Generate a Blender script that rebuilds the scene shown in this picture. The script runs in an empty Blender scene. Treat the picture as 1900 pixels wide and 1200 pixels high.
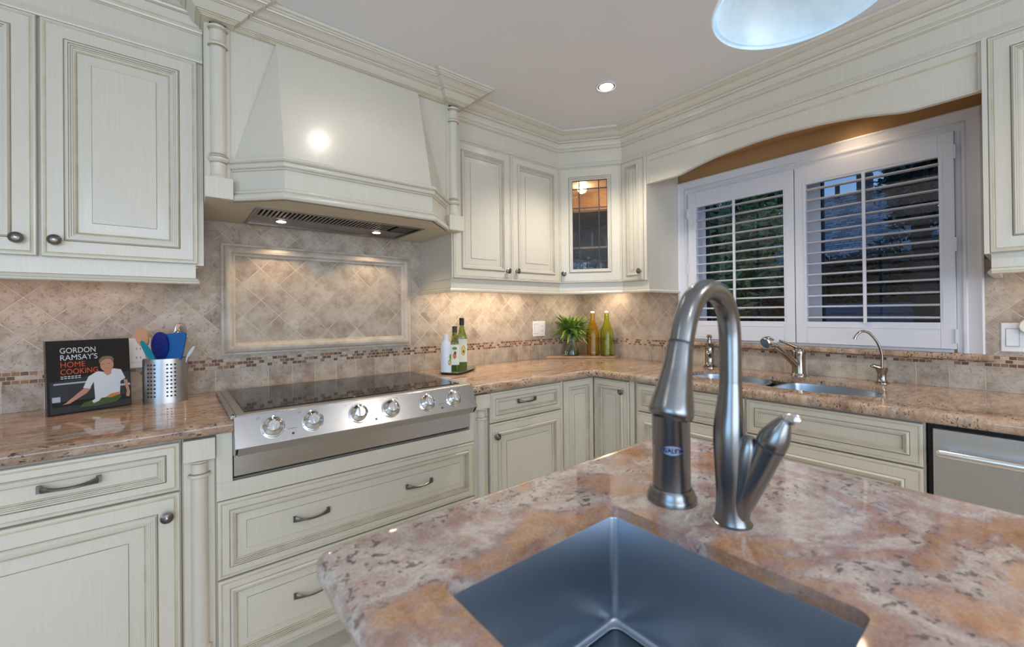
import bpy, bmesh, math, random
from mathutils import Vector, Matrix
from mathutils.geometry import tessellate_polygon
random.seed(7)
PI = math.pi
HZ = 1.25                     # height of the camera above the floor; the script works in camera-height coordinates
SC = bpy.context.scene
COL = SC.collection

# ------------------------------------------------------------------ camera
def cam_axes(yaw, pitch, roll):
    cy, sy = math.cos(yaw), math.sin(yaw)
    fwd = Vector((sy*math.cos(pitch), cy*math.cos(pitch), math.sin(pitch)))
    right = Vector((cy, -sy, 0)); up = right.cross(fwd)
    r2 = right*math.cos(roll) + up*math.sin(roll)
    u2 = -right*math.sin(roll) + up*math.cos(roll)
    return r2, u2, fwd
cr, cu, cf = cam_axes(0.6804, 0.0044, -0.0105)
cam = bpy.data.cameras.new('camera'); cam_o = bpy.data.objects.new('camera', cam); COL.objects.link(cam_o)
cam.sensor_width = 36; cam.sensor_fit = 'HORIZONTAL'; cam.lens = 778.4/1900*36
cam.shift_x = 0; cam.shift_y = (578.06-600)/1900
cam.clip_start = 0.02; cam.clip_end = 200
M = Matrix.Identity(4)
for i in range(3):
    M[i][0], M[i][1], M[i][2] = cr[i], cu[i], -cf[i]
M[2][3] = HZ
cam_o.matrix_world = M
cam.dof.use_dof = True; cam.dof.focus_distance = 2.3; cam.dof.aperture_fstop = 3.8
SC.camera = cam_o

# ------------------------------------------------------------------ world, exposure, daylight
SC.view_settings.view_transform = 'Standard'; SC.view_settings.look = 'None'
SC.view_settings.gamma = 1; SC.view_settings.use_curve_mapping = False
SC.view_settings.exposure = -0.13
w = bpy.data.worlds.new('dusk_sky'); SC.world = w; w.use_nodes = True
nt = w.node_tree; nt.nodes.clear()
wo = nt.nodes.new('ShaderNodeOutputWorld'); bg = nt.nodes.new('ShaderNodeBackground')
tc = nt.nodes.new('ShaderNodeTexCoord'); sp = nt.nodes.new('ShaderNodeSeparateXYZ'); rp = nt.nodes.new('ShaderNodeValToRGB')
rp.color_ramp.elements[0].position = 0.0; rp.color_ramp.elements[0].color = (0.20, 0.36, 0.60, 1)
rp.color_ramp.elements[1].position = 0.6; rp.color_ramp.elements[1].color = (0.05, 0.13, 0.34, 1)
nt.links.new(tc.outputs['Generated'], sp.inputs[0]); nt.links.new(sp.outputs[2], rp.inputs[0])
nt.links.new(rp.outputs[0], bg.inputs[0]); bg.inputs[1].default_value = 1.4
nt.links.new(bg.outputs[0], wo.inputs[0])

def area(name, loc, rot, sx, sy, power, color, spread=PI):
    l = bpy.data.lights.new(name, 'AREA'); l.shape = 'RECTANGLE'; l.size = sx; l.size_y = sy
    l.energy = power; l.color = color; l.spread = spread
    o = bpy.data.objects.new(name, l); COL.objects.link(o); o.location = loc; o.rotation_euler = rot
    return o
def lamp(name, loc, power, color, size=0.05, angle=None, rot=(0, 0, 0), blend=0.6):
    l = bpy.data.lights.new(name, 'SPOT' if angle else 'POINT'); l.energy = power; l.color = color; l.shadow_soft_size = size
    if angle: l.spot_size = angle; l.spot_blend = blend
    o = bpy.data.objects.new(name, l); COL.objects.link(o); o.location = loc; o.rotation_euler = rot
    return o
# soft fill added at an invented rear window; cool daylight from unseen left one
COOL = (0.42, 0.70, 1.0); FILL = (0.80, 0.89, 1.0); WARM = (1.0, 0.72, 0.44)
area('rear_fill_light', (-0.3, -3.05, 0.15), (PI/2, 0, 0), 3.4, 1.5, 84, FILL)
area('left_window_daylight', (-2.45, -0.9, 0.15), (PI/2, 0, -PI/2), 2.0, 1.5, 37, COOL)

# ------------------------------------------------------------------ materials
MATS = {}
class NT:
    def __init__(s, name):
        m = bpy.data.materials.new(name); m.use_nodes = True; s.m = m; s.t = m.node_tree
        s.b = s.t.nodes['Principled BSDF']; MATS[name] = m
        g = s.t.nodes.new('ShaderNodeNewGeometry'); s.pos = g.outputs['Position']
    def n(s, typ, ins=None, **kw):
        x = s.t.nodes.new('ShaderNode'+typ)
        for k, v in kw.items(): setattr(x, k, v)
        for k, v in (ins or {}).items(): s.put(x.inputs[k], v)
        return x
    def put(s, sock, v):
        if isinstance(v, bpy.types.NodeSocket): s.t.links.new(v, sock)
        elif isinstance(v, bpy.types.Node): s.t.links.new(v.outputs[0], sock)
        else: sock.default_value = v
    def set(s, **kw):
        for k, v in kw.items(): s.put(s.b.inputs[k.replace('_', ' ')], v)
    def math(s, op, a, b=0.0):
        x = s.n('Math', operation=op); s.put(x.inputs[0], a); s.put(x.inputs[1], b); return x.outputs[0]
    def noise(s, scale, detail=3, rough=0.5, vec=None, dist=0.0):
        x = s.n('TexNoise', {'Scale': scale, 'Detail': detail, 'Roughness': rough, 'Distortion': dist}); s.put(x.inputs['Vector'], vec or s.pos); return x.outputs['Fac']
    def ramp(s, fac, stops, interp='LINEAR'):
        x = s.n('ValToRGB'); s.put(x.inputs[0], fac); cr_ = x.color_ramp; cr_.interpolation = interp
        while len(cr_.elements) < len(stops): cr_.elements.new(0.5)
        for e, (p, c) in zip(cr_.elements, stops):
            e.position = p; e.color = (*c, 1) if len(c) == 3 else c
        return x.outputs[0]
    def mix(s, fac, a, b, mode='MIX'):
        x = s.n('MixRGB', blend_type=mode); s.put(x.inputs[0], fac)
        for i, v in ((1, a), (2, b)):
            if isinstance(v, tuple) and len(v) == 3: v = (*v, 1)
            s.put(x.inputs[i], v)
        return x.outputs[0]
    def scale(s, v, vec=None):
        x = s.n('Mapping'); x.inputs['Scale'].default_value = v; s.put(x.inputs['Vector'], vec or s.pos); return x.outputs[0]
    def bump(s, h, strength=0.2, dist=0.002):
        x = s.n('Bump', {'Strength': strength, 'Distance': dist}); s.put(x.inputs['Height'], h); s.put(s.b.inputs['Normal'], x); return x
def rgb(r, g, b):
    f = lambda c: (c/255/12.92) if c/255 <= 0.04045 else ((c/255+0.055)/1.055)**2.4
    return (f(r), f(g), f(b))
def plain(name, col, rough=0.5, metal=0.0, **kw):
    t = NT(name); t.set(Base_Color=(*col, 1), Roughness=rough, Metallic=metal)
    for k, v in kw.items(): t.b.inputs[k.replace('_', ' ')].default_value = v
    return t.m

t = NT('cream_paint')
n1 = t.noise(30, 3, 0.6, t.scale((6, 6, 0.35)))
c = t.ramp(n1, [(0.3, rgb(212, 204, 188)), (0.7, rgb(217, 211, 197))])
c = t.mix(t.math('MULTIPLY', t.noise(2.2, 3), 0.25), c, rgb(212, 202, 180))
t.set(Base_Color=c, Roughness=0.30); t.b.inputs['Coat Weight'].default_value = 0.38; t.b.inputs['Coat Roughness'].default_value = 0.17
t = NT('brown_glaze')
t.set(Base_Color=t.ramp(t.noise(18, 3), [(0.3, rgb(146, 130, 106)), (0.75, rgb(188, 175, 150))]), Roughness=0.5)
t = NT('tan_glaze')
t.set(Base_Color=t.ramp(t.noise(18, 3), [(0.3, rgb(196, 184, 156)), (0.75, rgb(212, 203, 182))]), Roughness=0.42)
plain('gap_dark', rgb(60, 52, 42), 0.9)
t = NT('raw_soffit'); t.set(Base_Color=t.ramp(t.noise(8, 3, 0.5, t.scale((1, 6, 1))), [(0.3, rgb(196, 187, 162)), (0.7, rgb(208, 200, 178))]), Roughness=0.5)
plain('shutter_white', rgb(222, 222, 228), 0.35)
plain('switch_white', rgb(238, 240, 244), 0.3)
t = NT('ceiling_paint'); t.set(Base_Color=(*rgb(232, 229, 228), 1), Roughness=0.9); t.bump(t.noise(220, 2), 0.08, 0.001)
plain('tan_wall', rgb(188, 150, 104), 0.8)
plain('room_wall', rgb(214, 206, 192), 0.85)
t = NT('floor_tile')
br = t.n('TexBrick', {'Scale': 1.0, 'Brick Width': 0.33, 'Row Height': 0.33, 'Mortar Size': 0.004, 'Color1': (*rgb(205, 196, 184), 1), 'Color2': (*rgb(220, 212, 202), 1), 'Mortar': (*rgb(130, 112, 96), 1)}, offset=0.0)
mp = t.n('Mapping'); mp.inputs['Rotation'].default_value = (0, 0, PI/4); t.put(mp.inputs['Vector'], t.pos); t.put(br.inputs['Vector'], mp)
t.set(Base_Color=t.mix(0.35, br.outputs[0], t.ramp(t.noise(5, 5), [(0.35, rgb(180, 168, 152)), (0.65, rgb(230, 224, 214))])), Roughness=0.3)

def granite(name, sc, tint, speck, smear, islandish=False):
    t = NT(name)
    v = t.scale(smear)
    a = t.noise(2.6*sc, 7, 0.62, v, 0.9)
    big = t.ramp(a, tint)
    b = t.noise(16*sc, 5, 0.7, v, 0.3)
    big = t.mix(0.30, big, t.ramp(b, [(0.3, rgb(96, 74, 68)), (0.44, rgb(166, 130, 108)), (0.54, rgb(196, 168, 146)), (0.70, rgb(216, 208, 202))]))
    m = t.ramp(t.noise(55*sc, 3, 0.6, v, 0.4), [(0.39, (1, 1, 1)), (0.44, (0, 0, 0))])
    reg = t.ramp(t.noise(4.5*sc, 3, 0.6, v, 0.5), [(0.42, (0, 0, 0)), (0.56, (1, 1, 1))])
    band = t.ramp(a, [(0.46, (0.12, 0.12, 0.12)), (0.51, (1, 1, 1)), (0.60, (1, 1, 1)), (0.65, (0.12, 0.12, 0.12))])
    f = t.math('MULTIPLY', t.math('MULTIPLY', t.math('MULTIPLY', m, reg), band if islandish else 1.0), speck)
    big = t.mix(f, big, rgb(54, 44, 42))
    fine = t.ramp(t.noise(240*sc, 2), [(0.3, (0.8, 0.8, 0.8)), (0.7, (1.12, 1.12, 1.12))])
    big = t.mix(1.0, big, fine, 'MULTIPLY')
    t.set(Base_Color=big, Roughness=t.math('ADD', t.math('MULTIPLY', b, 0.05), 0.04))
    t.b.inputs['Specular IOR Level'].default_value = 0.6
granite('counter_granite', 1.7, [(0.30, rgb(112, 90, 76)), (0.40, rgb(164, 134, 110)), (0.50, rgb(198, 168, 140)), (0.58, rgb(162, 138, 120)), (0.68, rgb(198, 188, 176)), (0.78, rgb(180, 150, 122))], 0.95, (0.6, 1.9, 1.0))
granite('island_granite', 1.25, [(0.30, rgb(128, 96, 92)), (0.38, rgb(156, 112, 88)), (0.44, rgb(186, 142, 104)), (0.49, rgb(168, 142, 140)), (0.54, rgb(206, 200, 196)), (0.60, rgb(178, 158, 156)), (0.66, rgb(200, 150, 112)), (0.76, rgb(200, 184, 172))], 0.7, (0.9, 1.15, 1.0), True)

def tile_mat(name, axis, kind, u0=0.2503, z0=0.1498+HZ):
    t = NT(name)
    s = t.n('SeparateXYZ'); t.put(s.inputs[0], t.pos)
    u = t.math('SUBTRACT', s.outputs[axis], u0); z = t.math('SUBTRACT', s.outputs[2], z0)
    c = t.n('CombineXYZ')
    if kind == 'diamond':
        t.put(c.inputs[0], t.math('MULTIPLY', t.math('ADD', u, z), 0.70711)); t.put(c.inputs[1], t.math('MULTIPLY', t.math('SUBTRACT', u, z), 0.70711))
        bw = bh = 0.10493; ms = 0.0022
    elif kind == 'square':
        t.put(c.inputs[0], u); t.put(c.inputs[1], z); bw, bh, ms = 0.103, 0.5, 0.002
    else:
        t.put(c.inputs[0], u); t.put(c.inputs[1], z); bw, bh, ms = 0.0215, 0.0148, 0.0013
    br = t.n('TexBrick', {'Scale': 1.0, 'Brick Width': bw, 'Row Height': bh, 'Mortar Size': ms, 'Mortar Smooth': 0.25, 'Bias': 0.0, 'Color1': (0, 0, 0, 1), 'Color2': (1, 1, 1, 1), 'Mortar': (0.5, 0.5, 0.5, 1)}, offset=0.0 if kind != 'mosaic' else 0.45)
    t.put(br.inputs['Vector'], c)
    if kind == 'mosaic':
        col = t.ramp(br.outputs[0], [(0.0, rgb(112, 78, 54)), (0.2, rgb(190, 172, 152)), (0.34, rgb(142, 108, 88)), (0.46, rgb(200, 184, 164)), (0.58, rgb(104, 80, 68)), (0.68, rgb(182, 164, 146)), (0.80, rgb(150, 110, 76))], 'CONSTANT')
        mort = rgb(204, 190, 170)
    else:
        col = t.ramp(br.outputs[0], [(0.0, rgb(150, 133, 120)), (0.3, rgb(190, 178, 163)), (0.55, rgb(165, 150, 137)), (0.8, rgb(200, 190, 175)), (1.0, rgb(176, 159, 141))])
        mott = t.ramp(t.noise(14, 6, 0.65), [(0.36, rgb(134, 113, 95)), (0.5, rgb(184, 171, 156)), (0.64, rgb(212, 206, 195))])
        col = t.mix(0.45, col, mott); mort = rgb(208, 198, 182)
    pits = t.ramp(t.noise(85, 4, 0.75), [(0.33, (1, 1, 1)), (0.43, (0, 0, 0))])
    col = t.mix(t.math('MULTIPLY', pits, 0.3), col, rgb(122, 98, 80))
    col = t.mix(br.outputs['Fac'], col, mort)
    t.set(Base_Color=col, Roughness=0.42)
    h = t.math('SUBTRACT', t.math('MULTIPLY', t.noise(60, 5, 0.7), 0.55), t.math('MULTIPLY', br.outputs['Fac'], 1.0))
    h = t.math('SUBTRACT', h, t.math('MULTIPLY', pits, 0.25))
    t.bump(h, 1.0, 0.0034)
for nm, ax in (('back', 0), ('right', 1)):
    for k in ('diamond', 'square', 'mosaic'):
        tile_mat(k+'_'+nm, ax, k, 0.2503 if nm == 'back' else 2.28, (0.1498+HZ) if k == 'diamond' else ((-0.2352+HZ) if k == 'mosaic' else (-0.3365+HZ)))
t = NT('stone_moulding')
c = t.ramp(t.noise(12, 6, 0.65), [(0.3, rgb(174, 160, 144)), (0.5, rgb(200, 189, 174)), (0.75, rgb(214, 206, 195))])
t.set(Base_Color=c, Roughness=0.4); t.bump(t.noise(70, 4, 0.7), 0.35, 0.002)

def steel(name, col, rough, smear, amt=0.18):
    t = NT(name); n = t.noise(1.0, 3, 0.6, t.scale(smear))
    t.set(Base_Color=t.mix(t.math('MULTIPLY', n, 0.5), col, tuple(c*0.75 for c in col)), Metallic=1.0, Roughness=t.math('ADD', t.math('MULTIPLY', n, amt), rough))
steel('brushed_steel', (0.52, 0.51, 0.50), 0.22, (2, 400, 400))
steel('panel_steel', (0.60, 0.61, 0.63), 0.17, (700, 3, 3), 0.14)
steel('hood_steel', (0.30, 0.27, 0.25), 0.22, (2, 400, 400))
steel('sink_steel', (0.50, 0.58, 0.68), 0.26, (500, 500, 4), 0.14)
steel('faucet_nickel', (0.27, 0.28, 0.29), 0.25, (60, 60, 900), 0.03)
steel('dishwasher_steel', (0.70, 0.74, 0.78), 0.30, (300, 300, 3), 0.14)
plain('handle_steel', (0.86, 0.87, 0.88), 0.28, 1.0)
plain('polished_nickel', (0.36, 0.32, 0.28), 0.10, 1.0)
plain('chrome', (0.82, 0.82, 0.83), 0.07, 1.0)
plain('pewter', (0.20, 0.185, 0.165), 0.32, 1.0)
plain('pewter_bright', (0.55, 0.53, 0.50), 0.25, 1.0)
plain('black_glass', (0.012, 0.012, 0.013), 0.06)
plain('black_rubber', (0.012, 0.012, 0.012), 0.5)
plain('print_dark', (0.05, 0.05, 0.06), 0.5)
plain('lead_came', (0.06, 0.065, 0.07), 0.4, 0.8)
t = NT('window_glass'); t.set(Base_Color=(1, 1, 1, 1), Roughness=0.0); t.b.inputs['Transmission Weight'].default_value = 1.0; t.b.inputs['IOR'].default_value = 1.45
def glass(name, col, rough=0.0, bumps=0):
    t = NT(name); t.set(Base_Color=(*col, 1), Roughness=rough, IOR=1.45); t.b.inputs['Transmission Weight'].default_value = 1.0
    if bumps: t.bump(t.noise(bumps, 3), 0.4, 0.003)
glass('seedy_glass', (0.93, 0.95, 0.96), 0.02, 28)
glass('clear_glass', (0.96, 0.98, 0.97))
glass('amber_glass', (1.0, 0.76, 0.16), 0.03, 140)
glass('lime_glass', (0.80, 0.86, 0.16), 0.03, 90)
glass('green_bottle_glass', (0.36, 0.54, 0.10), 0.02)
plain('oil', rgb(96, 84, 22), 0.1)
glass('water', (0.80, 0.80, 0.62))
def emit(name, col, st):
    t = NT(name); t.set(Base_Color=(0.8, 0.8, 0.8, 1)); t.b.inputs['Emission Color'].default_value = (*col, 1); t.b.inputs['Emission Strength'].default_value = st
emit('bulb_warm', (1.0, 0.80, 0.55), 9); emit('bulb_white', (1.0, 0.93, 0.85), 22)
t = NT('alabaster_glass')
al = t.ramp(t.noise(9, 4, 0.6), [(0.35, (0.50, 0.64, 0.74)), (0.65, (0.66, 0.78, 0.86))])
t.set(Base_Color=al, Roughness=0.25); t.put(t.b.inputs['Emission Color'], al); t.b.inputs['Emission Strength'].default_value = 0.40
plain('wood_spoon', rgb(206, 158, 122), 0.55)
t = NT('pale_wood'); t.set(Base_Color=t.ramp(t.noise(14, 4, 0.5, t.scale((1, 1, 5))), [(0.3, rgb(176, 138, 100)), (0.7, rgb(206, 172, 132))]), Roughness=0.5)
plain('blue_silicone', rgb(10, 96, 168), 0.4); plain('navy_silicone', rgb(14, 34, 120), 0.35); plain('teal_plastic', rgb(24, 140, 160), 0.4); plain('white_plastic', rgb(220, 226, 230), 0.4)
plain('bottle_white', rgb(212, 224, 240), 0.3); plain('label_white', rgb(224, 226, 216), 0.5); plain('label_green', rgb(98, 140, 50), 0.5)
plain('label_orange', rgb(206, 110, 64), 0.5); plain('label_yellow', rgb(212, 190, 70), 0.5); plain('label_brown', rgb(110, 66, 34), 0.5)
plain('cap_black', rgb(20, 18, 20), 0.35); plain('cap_olive', rgb(66, 58, 30), 0.4); plain('ceramic_white', rgb(236, 232, 226), 0.25)
plain('book_black', rgb(24, 27, 31), 0.22); plain('book_grey', rgb(48, 54, 58), 0.25); plain('book_white', rgb(214, 218, 222), 0.4); plain('book_orange', rgb(214, 84, 34), 0.4)
plain('skin_print', rgb(188, 138, 118), 0.4); plain('hair_print', rgb(128, 98, 70), 0.5); plain('green_print', rgb(66, 88, 36), 0.4); plain('page_edge', rgb(214, 208, 192), 0.7); plain('orange_veg_print', rgb(206, 128, 60), 0.4); plain('shirt_shade_print', rgb(176, 182, 194), 0.4)
plain('sticker_silver', rgb(150, 160, 172), 0.4, 0.4); plain('sticker_blue', rgb(24, 40, 104), 0.4)
def leafmat(name, c1, c2):
    t = NT(name); t.set(Base_Color=t.ramp(t.noise(30, 2), [(0.3, c1), (0.7, c2)]), Roughness=0.45); t.b.inputs['Subsurface Weight'].default_value = 0.0
leafmat('plant_leaf', rgb(58, 104, 34), rgb(136, 176, 74)); leafmat('plant_leaf_light', rgb(130, 168, 60), rgb(186, 208, 96))
leafmat('tree_leaf', rgb(84, 112, 58), rgb(168, 186, 108)); leafmat('dark_leaf', rgb(20, 36, 26), rgb(52, 76, 52))
plain('bark', rgb(60, 48, 38), 0.9); plain('stem_green', rgb(70, 96, 50), 0.5)
t = NT('shingles')
br = t.n('TexBrick', {'Scale': 1.0, 'Brick Width': 0.17, 'Row Height': 0.055, 'Mortar Size': 0.006, 'Color1': (*rgb(120, 118, 114), 1), 'Color2': (*rgb(190, 186, 180), 1), 'Mortar': (*rgb(70, 70, 70), 1)})
s = t.n('SeparateXYZ'); t.put(s.inputs[0], t.pos); c = t.n('CombineXYZ'); t.put(c.inputs[0], s.outputs[1]); t.put(c.inputs[1], s.outputs[2]); t.put(br.inputs['Vector'], c)
t.set(Base_Color=br.outputs[0], Roughness=0.8)
plain('house_wall', rgb(96, 84, 78), 0.9); plain('lawn', rgb(34, 46, 30), 0.95); plain('deck_blue', rgb(86, 104, 128), 0.7); plain('hedge_dark', rgb(24, 36, 24), 0.95)
t = NT('fence_wood'); t.set(Base_Color=t.ramp(t.noise(4, 4, 0.6, t.scale((1, 9, 0.6))), [(0.3, rgb(44, 34, 30)), (0.7, rgb(84, 62, 52))]), Roughness=0.85)

# ------------------------------------------------------------------ mesh builder
WL = {}      # world location of every object
class MB:
    def __init__(s): s.v = []; s.f = []; s.m = []
    def add(s, vs, fs, mat=0):
        o = len(s.v); s.v += [Vector(p) for p in vs]
        for i, f in enumerate(fs):
            s.f.append([o+k for k in f]); s.m.append(mat[i] if isinstance(mat, (list, tuple)) else mat)
        return s
    def box(s, x0, x1, y0, y1, z0, z1, mat=0):
        return s.add([(x0, y0, z0), (x1, y0, z0), (x1, y1, z0), (x0, y1, z0), (x0, y0, z1), (x1, y0, z1), (x1, y1, z1), (x0, y1, z1)],
              [(0, 3, 2, 1), (4, 5, 6, 7), (0, 1, 5, 4), (1, 2, 6, 5), (2, 3, 7, 6), (3, 0, 4, 7)], mat)
    def loft(s, rings, mats=0, closed=True, cap0=True, cap1=True):
        o = len(s.v); n = len(rings[0])
        for r in rings: s.v += [Vector(p) for p in r]
        for i in range(len(rings)-1):
            mt = mats[i] if isinstance(mats, (list, tuple)) else mats
            for j in range(n if closed else n-1):
                k = (j+1) % n
                s.f.append([o+i*n+j, o+i*n+k, o+(i+1)*n+k, o+(i+1)*n+j]); s.m.append(mt)
        m0 = mats[0] if isinstance(mats, (list, tuple)) else mats; m1 = mats[-1] if isinstance(mats, (list, tuple)) else mats
        if cap0: s.f.append([o+j for j in range(n)][::-1]); s.m.append(m0)
        if cap1: s.f.append([o+(len(rings)-1)*n+j for j in range(n)]); s.m.append(m1)
        return s
    def prism(s, poly, z0, z1, mat=0):
        return s.loft([[(x, y, z0) for x, y in poly], [(x, y, z1) for x, y in poly]], mat)
    def lathe(s, prof, c, axis=(0, 0, 1), seg=28, mats=0, cap0=True, cap1=True, sx=1.0, arc=None):
        ax = Vector(axis).normalized(); a = ax.orthogonal().normalized()
        if abs(ax.z) > 0.99: a = Vector((1, 0, 0))
        b = ax.cross(a); c = Vector(c); rings = []
        for r, h in prof:
            rings.append([c + ax*h + (a*math.cos(2*PI*k/seg)*sx + b*math.sin(2*PI*k/seg))*r for k in range(seg)])
        return s.loft(rings, mats, True, cap0, cap1)
    def tube(s, pts, rad, seg=14, mat=0, caps=True, flat=1.0):
        pts = [Vector(p) for p in pts]; n = len(pts); rings = []
        if not isinstance(rad, (list, tuple)): rad = [rad]*n
        T = [(pts[min(i+1, n-1)]-pts[max(i-1, 0)]).normalized() for i in range(n)]
        a = T[0].orthogonal().normalized()
        for i in range(n):
            a = (a - T[i]*a.dot(T[i])).normalized(); b = T[i].cross(a)
            rings.append([pts[i] + (a*math.cos(2*PI*k/seg) + b*math.sin(2*PI*k/seg)*flat)*rad[i] for k in range(seg)])
        return s.loft(rings, mat, True, caps, caps)
    def sweep(s, path, prof, mats=0, closed_prof=True, caps=True):
        """path: plan points, outward side = right of travel; prof: (out, z)"""
        n = len(path); P = [Vector((x, y)) for x, y in path]; off = []
        for i in range(n):
            ds = []
            if i > 0: ds.append((P[i]-P[i-1]).normalized())
            if i < n-1: ds.append((P[i+1]-P[i]).normalized())
            ns = [Vector((d.y, -d.x)) for d in ds]
            m = ns[0] if len(ns) == 1 else (ns[0]+ns[1])/(1+ns[0].dot(ns[1]))
            off.append(m)
        o = len(s.v); k = len(prof)
        for i in range(n):
            for p, z in prof:
                q = P[i]+off[i]*p; s.v.append(Vector((q.x, q.y, z)))
        for i in range(n-1):
            for j in range(k if closed_prof else k-1):
                j2 = (j+1) % k; mt = mats[j] if isinstance(mats, (list, tuple)) else mats
                s.f.append([o+i*k+j, o+i*k+j2, o+(i+1)*k+j2, o+(i+1)*k+j]); s.m.append(mt)
        if caps:
            s.f.append([o+j for j in range(k)]); s.m.append(0)
            s.f.append([o+(n-1)*k+j for j in range(k)]); s.m.append(0)
        return s
    def build(s, name, mats, parent=None, smooth=True, bevel=0, loc=None, recalc=True, ang=38):
        if isinstance(mats, str): mats = [mats]
        if loc is None:
            xs = [p.x for p in s.v]; ys = [p.y for p in s.v]; zs = [p.z for p in s.v]
            loc = Vector(((min(xs)+max(xs))/2, (min(ys)+max(ys))/2, min(zs)))
        loc = Vector(loc)
        me = bpy.data.meshes.new(name); me.from_pydata([tuple(p-loc) for p in s.v], [], s.f)
        for m in mats: me.materials.append(MATS[m])
        for p, m in zip(me.polygons, s.m): p.material_index = m
        if recalc:
            bm = bmesh.new(); bm.from_mesh(me); bmesh.ops.recalc_face_normals(bm, faces=bm.faces); bm.to_mesh(me); bm.free()
        if smooth:
            me.polygons.foreach_set('use_smooth', [True]*len(me.polygons)); me.set_sharp_from_angle(angle=math.radians(ang))
        o = bpy.data.objects.new(name, me); COL.objects.link(o); WL[o.name] = loc
        if parent: o.parent = parent; o.location = loc - WL[parent.name]
        else: o.location = loc
        if bevel:
            b = o.modifiers.new('bevel', 'BEVEL'); b.width = bevel; b.segments = 2; b.limit_method = 'ANGLE'; b.angle_limit = math.radians(40)
        return o
def tag(o, label, cat, group=None, kind=None):
    if label: o['label'] = label
    if cat: o['category'] = cat
    if group: o['group'] = group
    if kind: o['kind'] = kind
    return o
def thing(name, label, cat, loc, group=None):
    o = bpy.data.objects.new(name, None); o.empty_display_size = 0.05; COL.objects.link(o); o.location = loc; WL[o.name] = Vector(loc)
    return tag(o, label, cat, group)
def part(mb, name, mats, parent, label=None, **kw):
    o = mb.build(name, mats, parent, **kw)
    if label: o['label'] = label
    return o
def structure(mb, name, mats, **kw):
    o = mb.build(name, mats, None, **kw); o['kind'] = 'structure'; return o

class Frame:                     # vertical face: u runs along the wall, n points into the room
    def __init__(s, o, u, n): s.o = Vector((o[0], o[1])); s.u = Vector(u).normalized(); s.n = Vector(n).normalized()
    def P(s, x, z, d=0.0):
        q = s.o + s.u*x + s.n*d; return Vector((q.x, q.y, z))
def FB(Y): return Frame((0, Y), (1, 0), (0, -1))      # back wall: x = world X
def FR(X): return Frame((X, 0), (0, -1), (-1, 0))     # right wall: x = -world Y

DOOR = [(0, -0.019, 0), (0, -0.004, 0), (0.002, -0.001, 0), (0.006, 0.0, 0), (0.011, 0.0, 2), (0.0125, -0.0015, 2), (0.014, 0.0, 2), (0.050, 0.0, 0),
        (0.051, -0.003, 1), (0.0525, 0.002, 2), (0.057, 0.0075, 0), (0.061, 0.0075, 0), (0.062, 0.0035, 1), (0.066, 0.0035, 0), (0.067, 0.000, 1), (0.071, 0.000, 0), (0.0715, -0.003, 1), (0.075, -0.004, 0), (0.079, -0.0075, 2), (0.0805, -0.009, 1),
        (0.083, -0.009, 2), (0.1135, -0.002, 0), (0.1145, -0.002, 1), (0.1150, 0.0, 1)]
DRAWER = [(0, -0.019, 0), (0, -0.004, 0), (0.002, -0.001, 0), (0.006, 0.0, 0), (0.010, 0.0, 2), (0.0112, -0.0015, 2), (0.0124, 0.0, 2), (0.031, 0.0, 0),
        (0.032, -0.003, 1), (0.0335, 0.002, 2), (0.037, 0.0065, 0), (0.040, 0.0065, 0), (0.041, 0.003, 1), (0.044, 0.003, 0), (0.045, 0.0, 1), (0.048, 0.0, 0), (0.0488, -0.004, 1), (0.052, -0.006, 2), (0.0530, -0.007, 1)]
DRAWER_BIG = DRAWER + [(0.055, -0.007, 2), (0.078, -0.0015, 0), (0.0790, -0.0015, 1), (0.0795, 0.0, 1)]
NARROW = [(i*0.62, d, m) for i, d, m in DOOR]
def squeeze(prof, k): return [(i*k, d, m) for i, d, m in prof]
def panel(mb, F, x0, x1, z0, z1, prof, fill=True, d0=0.0):
    rings = []; mats = []
    for i, (ins, d, m) in enumerate(prof):
        rings.append([F.P(x0+ins, z0+ins, d+d0), F.P(x1-ins, z0+ins, d+d0), F.P(x1-ins, z1-ins, d+d0), F.P(x0+ins, z1-ins, d+d0)])
        if i: mats.append(m)
    mb.loft(rings, mats, True, True, fill)
    if fill: mb.m[-1] = 0
    mb.m[-2 if fill else -1] = 0
    return mb
CAB = ['cream_paint', 'brown_glaze', 'tan_glaze']
def fbox(mb, F, x0, x1, z0, z1, d0, d1, mat=0):
    A = [F.P(x0, z0, d0), F.P(x1, z0, d0), F.P(x1, z0, d1), F.P(x0, z0, d1), F.P(x0, z1, d0), F.P(x1, z1, d0), F.P(x1, z1, d1), F.P(x0, z1, d1)]
    return mb.add(A, [(0, 3, 2, 1), (4, 5, 6, 7), (0, 1, 5, 4), (1, 2, 6, 5), (2, 3, 7, 6), (3, 0, 4, 7)], mat)
def knob(F, x, z, parent, d=0.0):
    mb = MB(); c = F.P(x, z, d)
    mb.lathe([(0.008, 0), (0.008, 0.003), (0.005, 0.006), (0.005, 0.012), (0.010, 0.015), (0.0165, 0.018), (0.0165, 0.0205), (0.0135, 0.0222), (0.013, 0.0212), (0.0095, 0.0232), (0.009, 0.0222), (0.0055, 0.0235)], c, (F.n.x, F.n.y, 0), 24, [0]*11, True, True)
    mb.lathe([(0.004, 0.0228), (0.0035, 0.0256), (0.001, 0.0263)], c, (F.n.x, F.n.y, 0), 12, 1)
    return part(mb, 'knob', ['pewter', 'pewter_bright'], parent)
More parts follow.
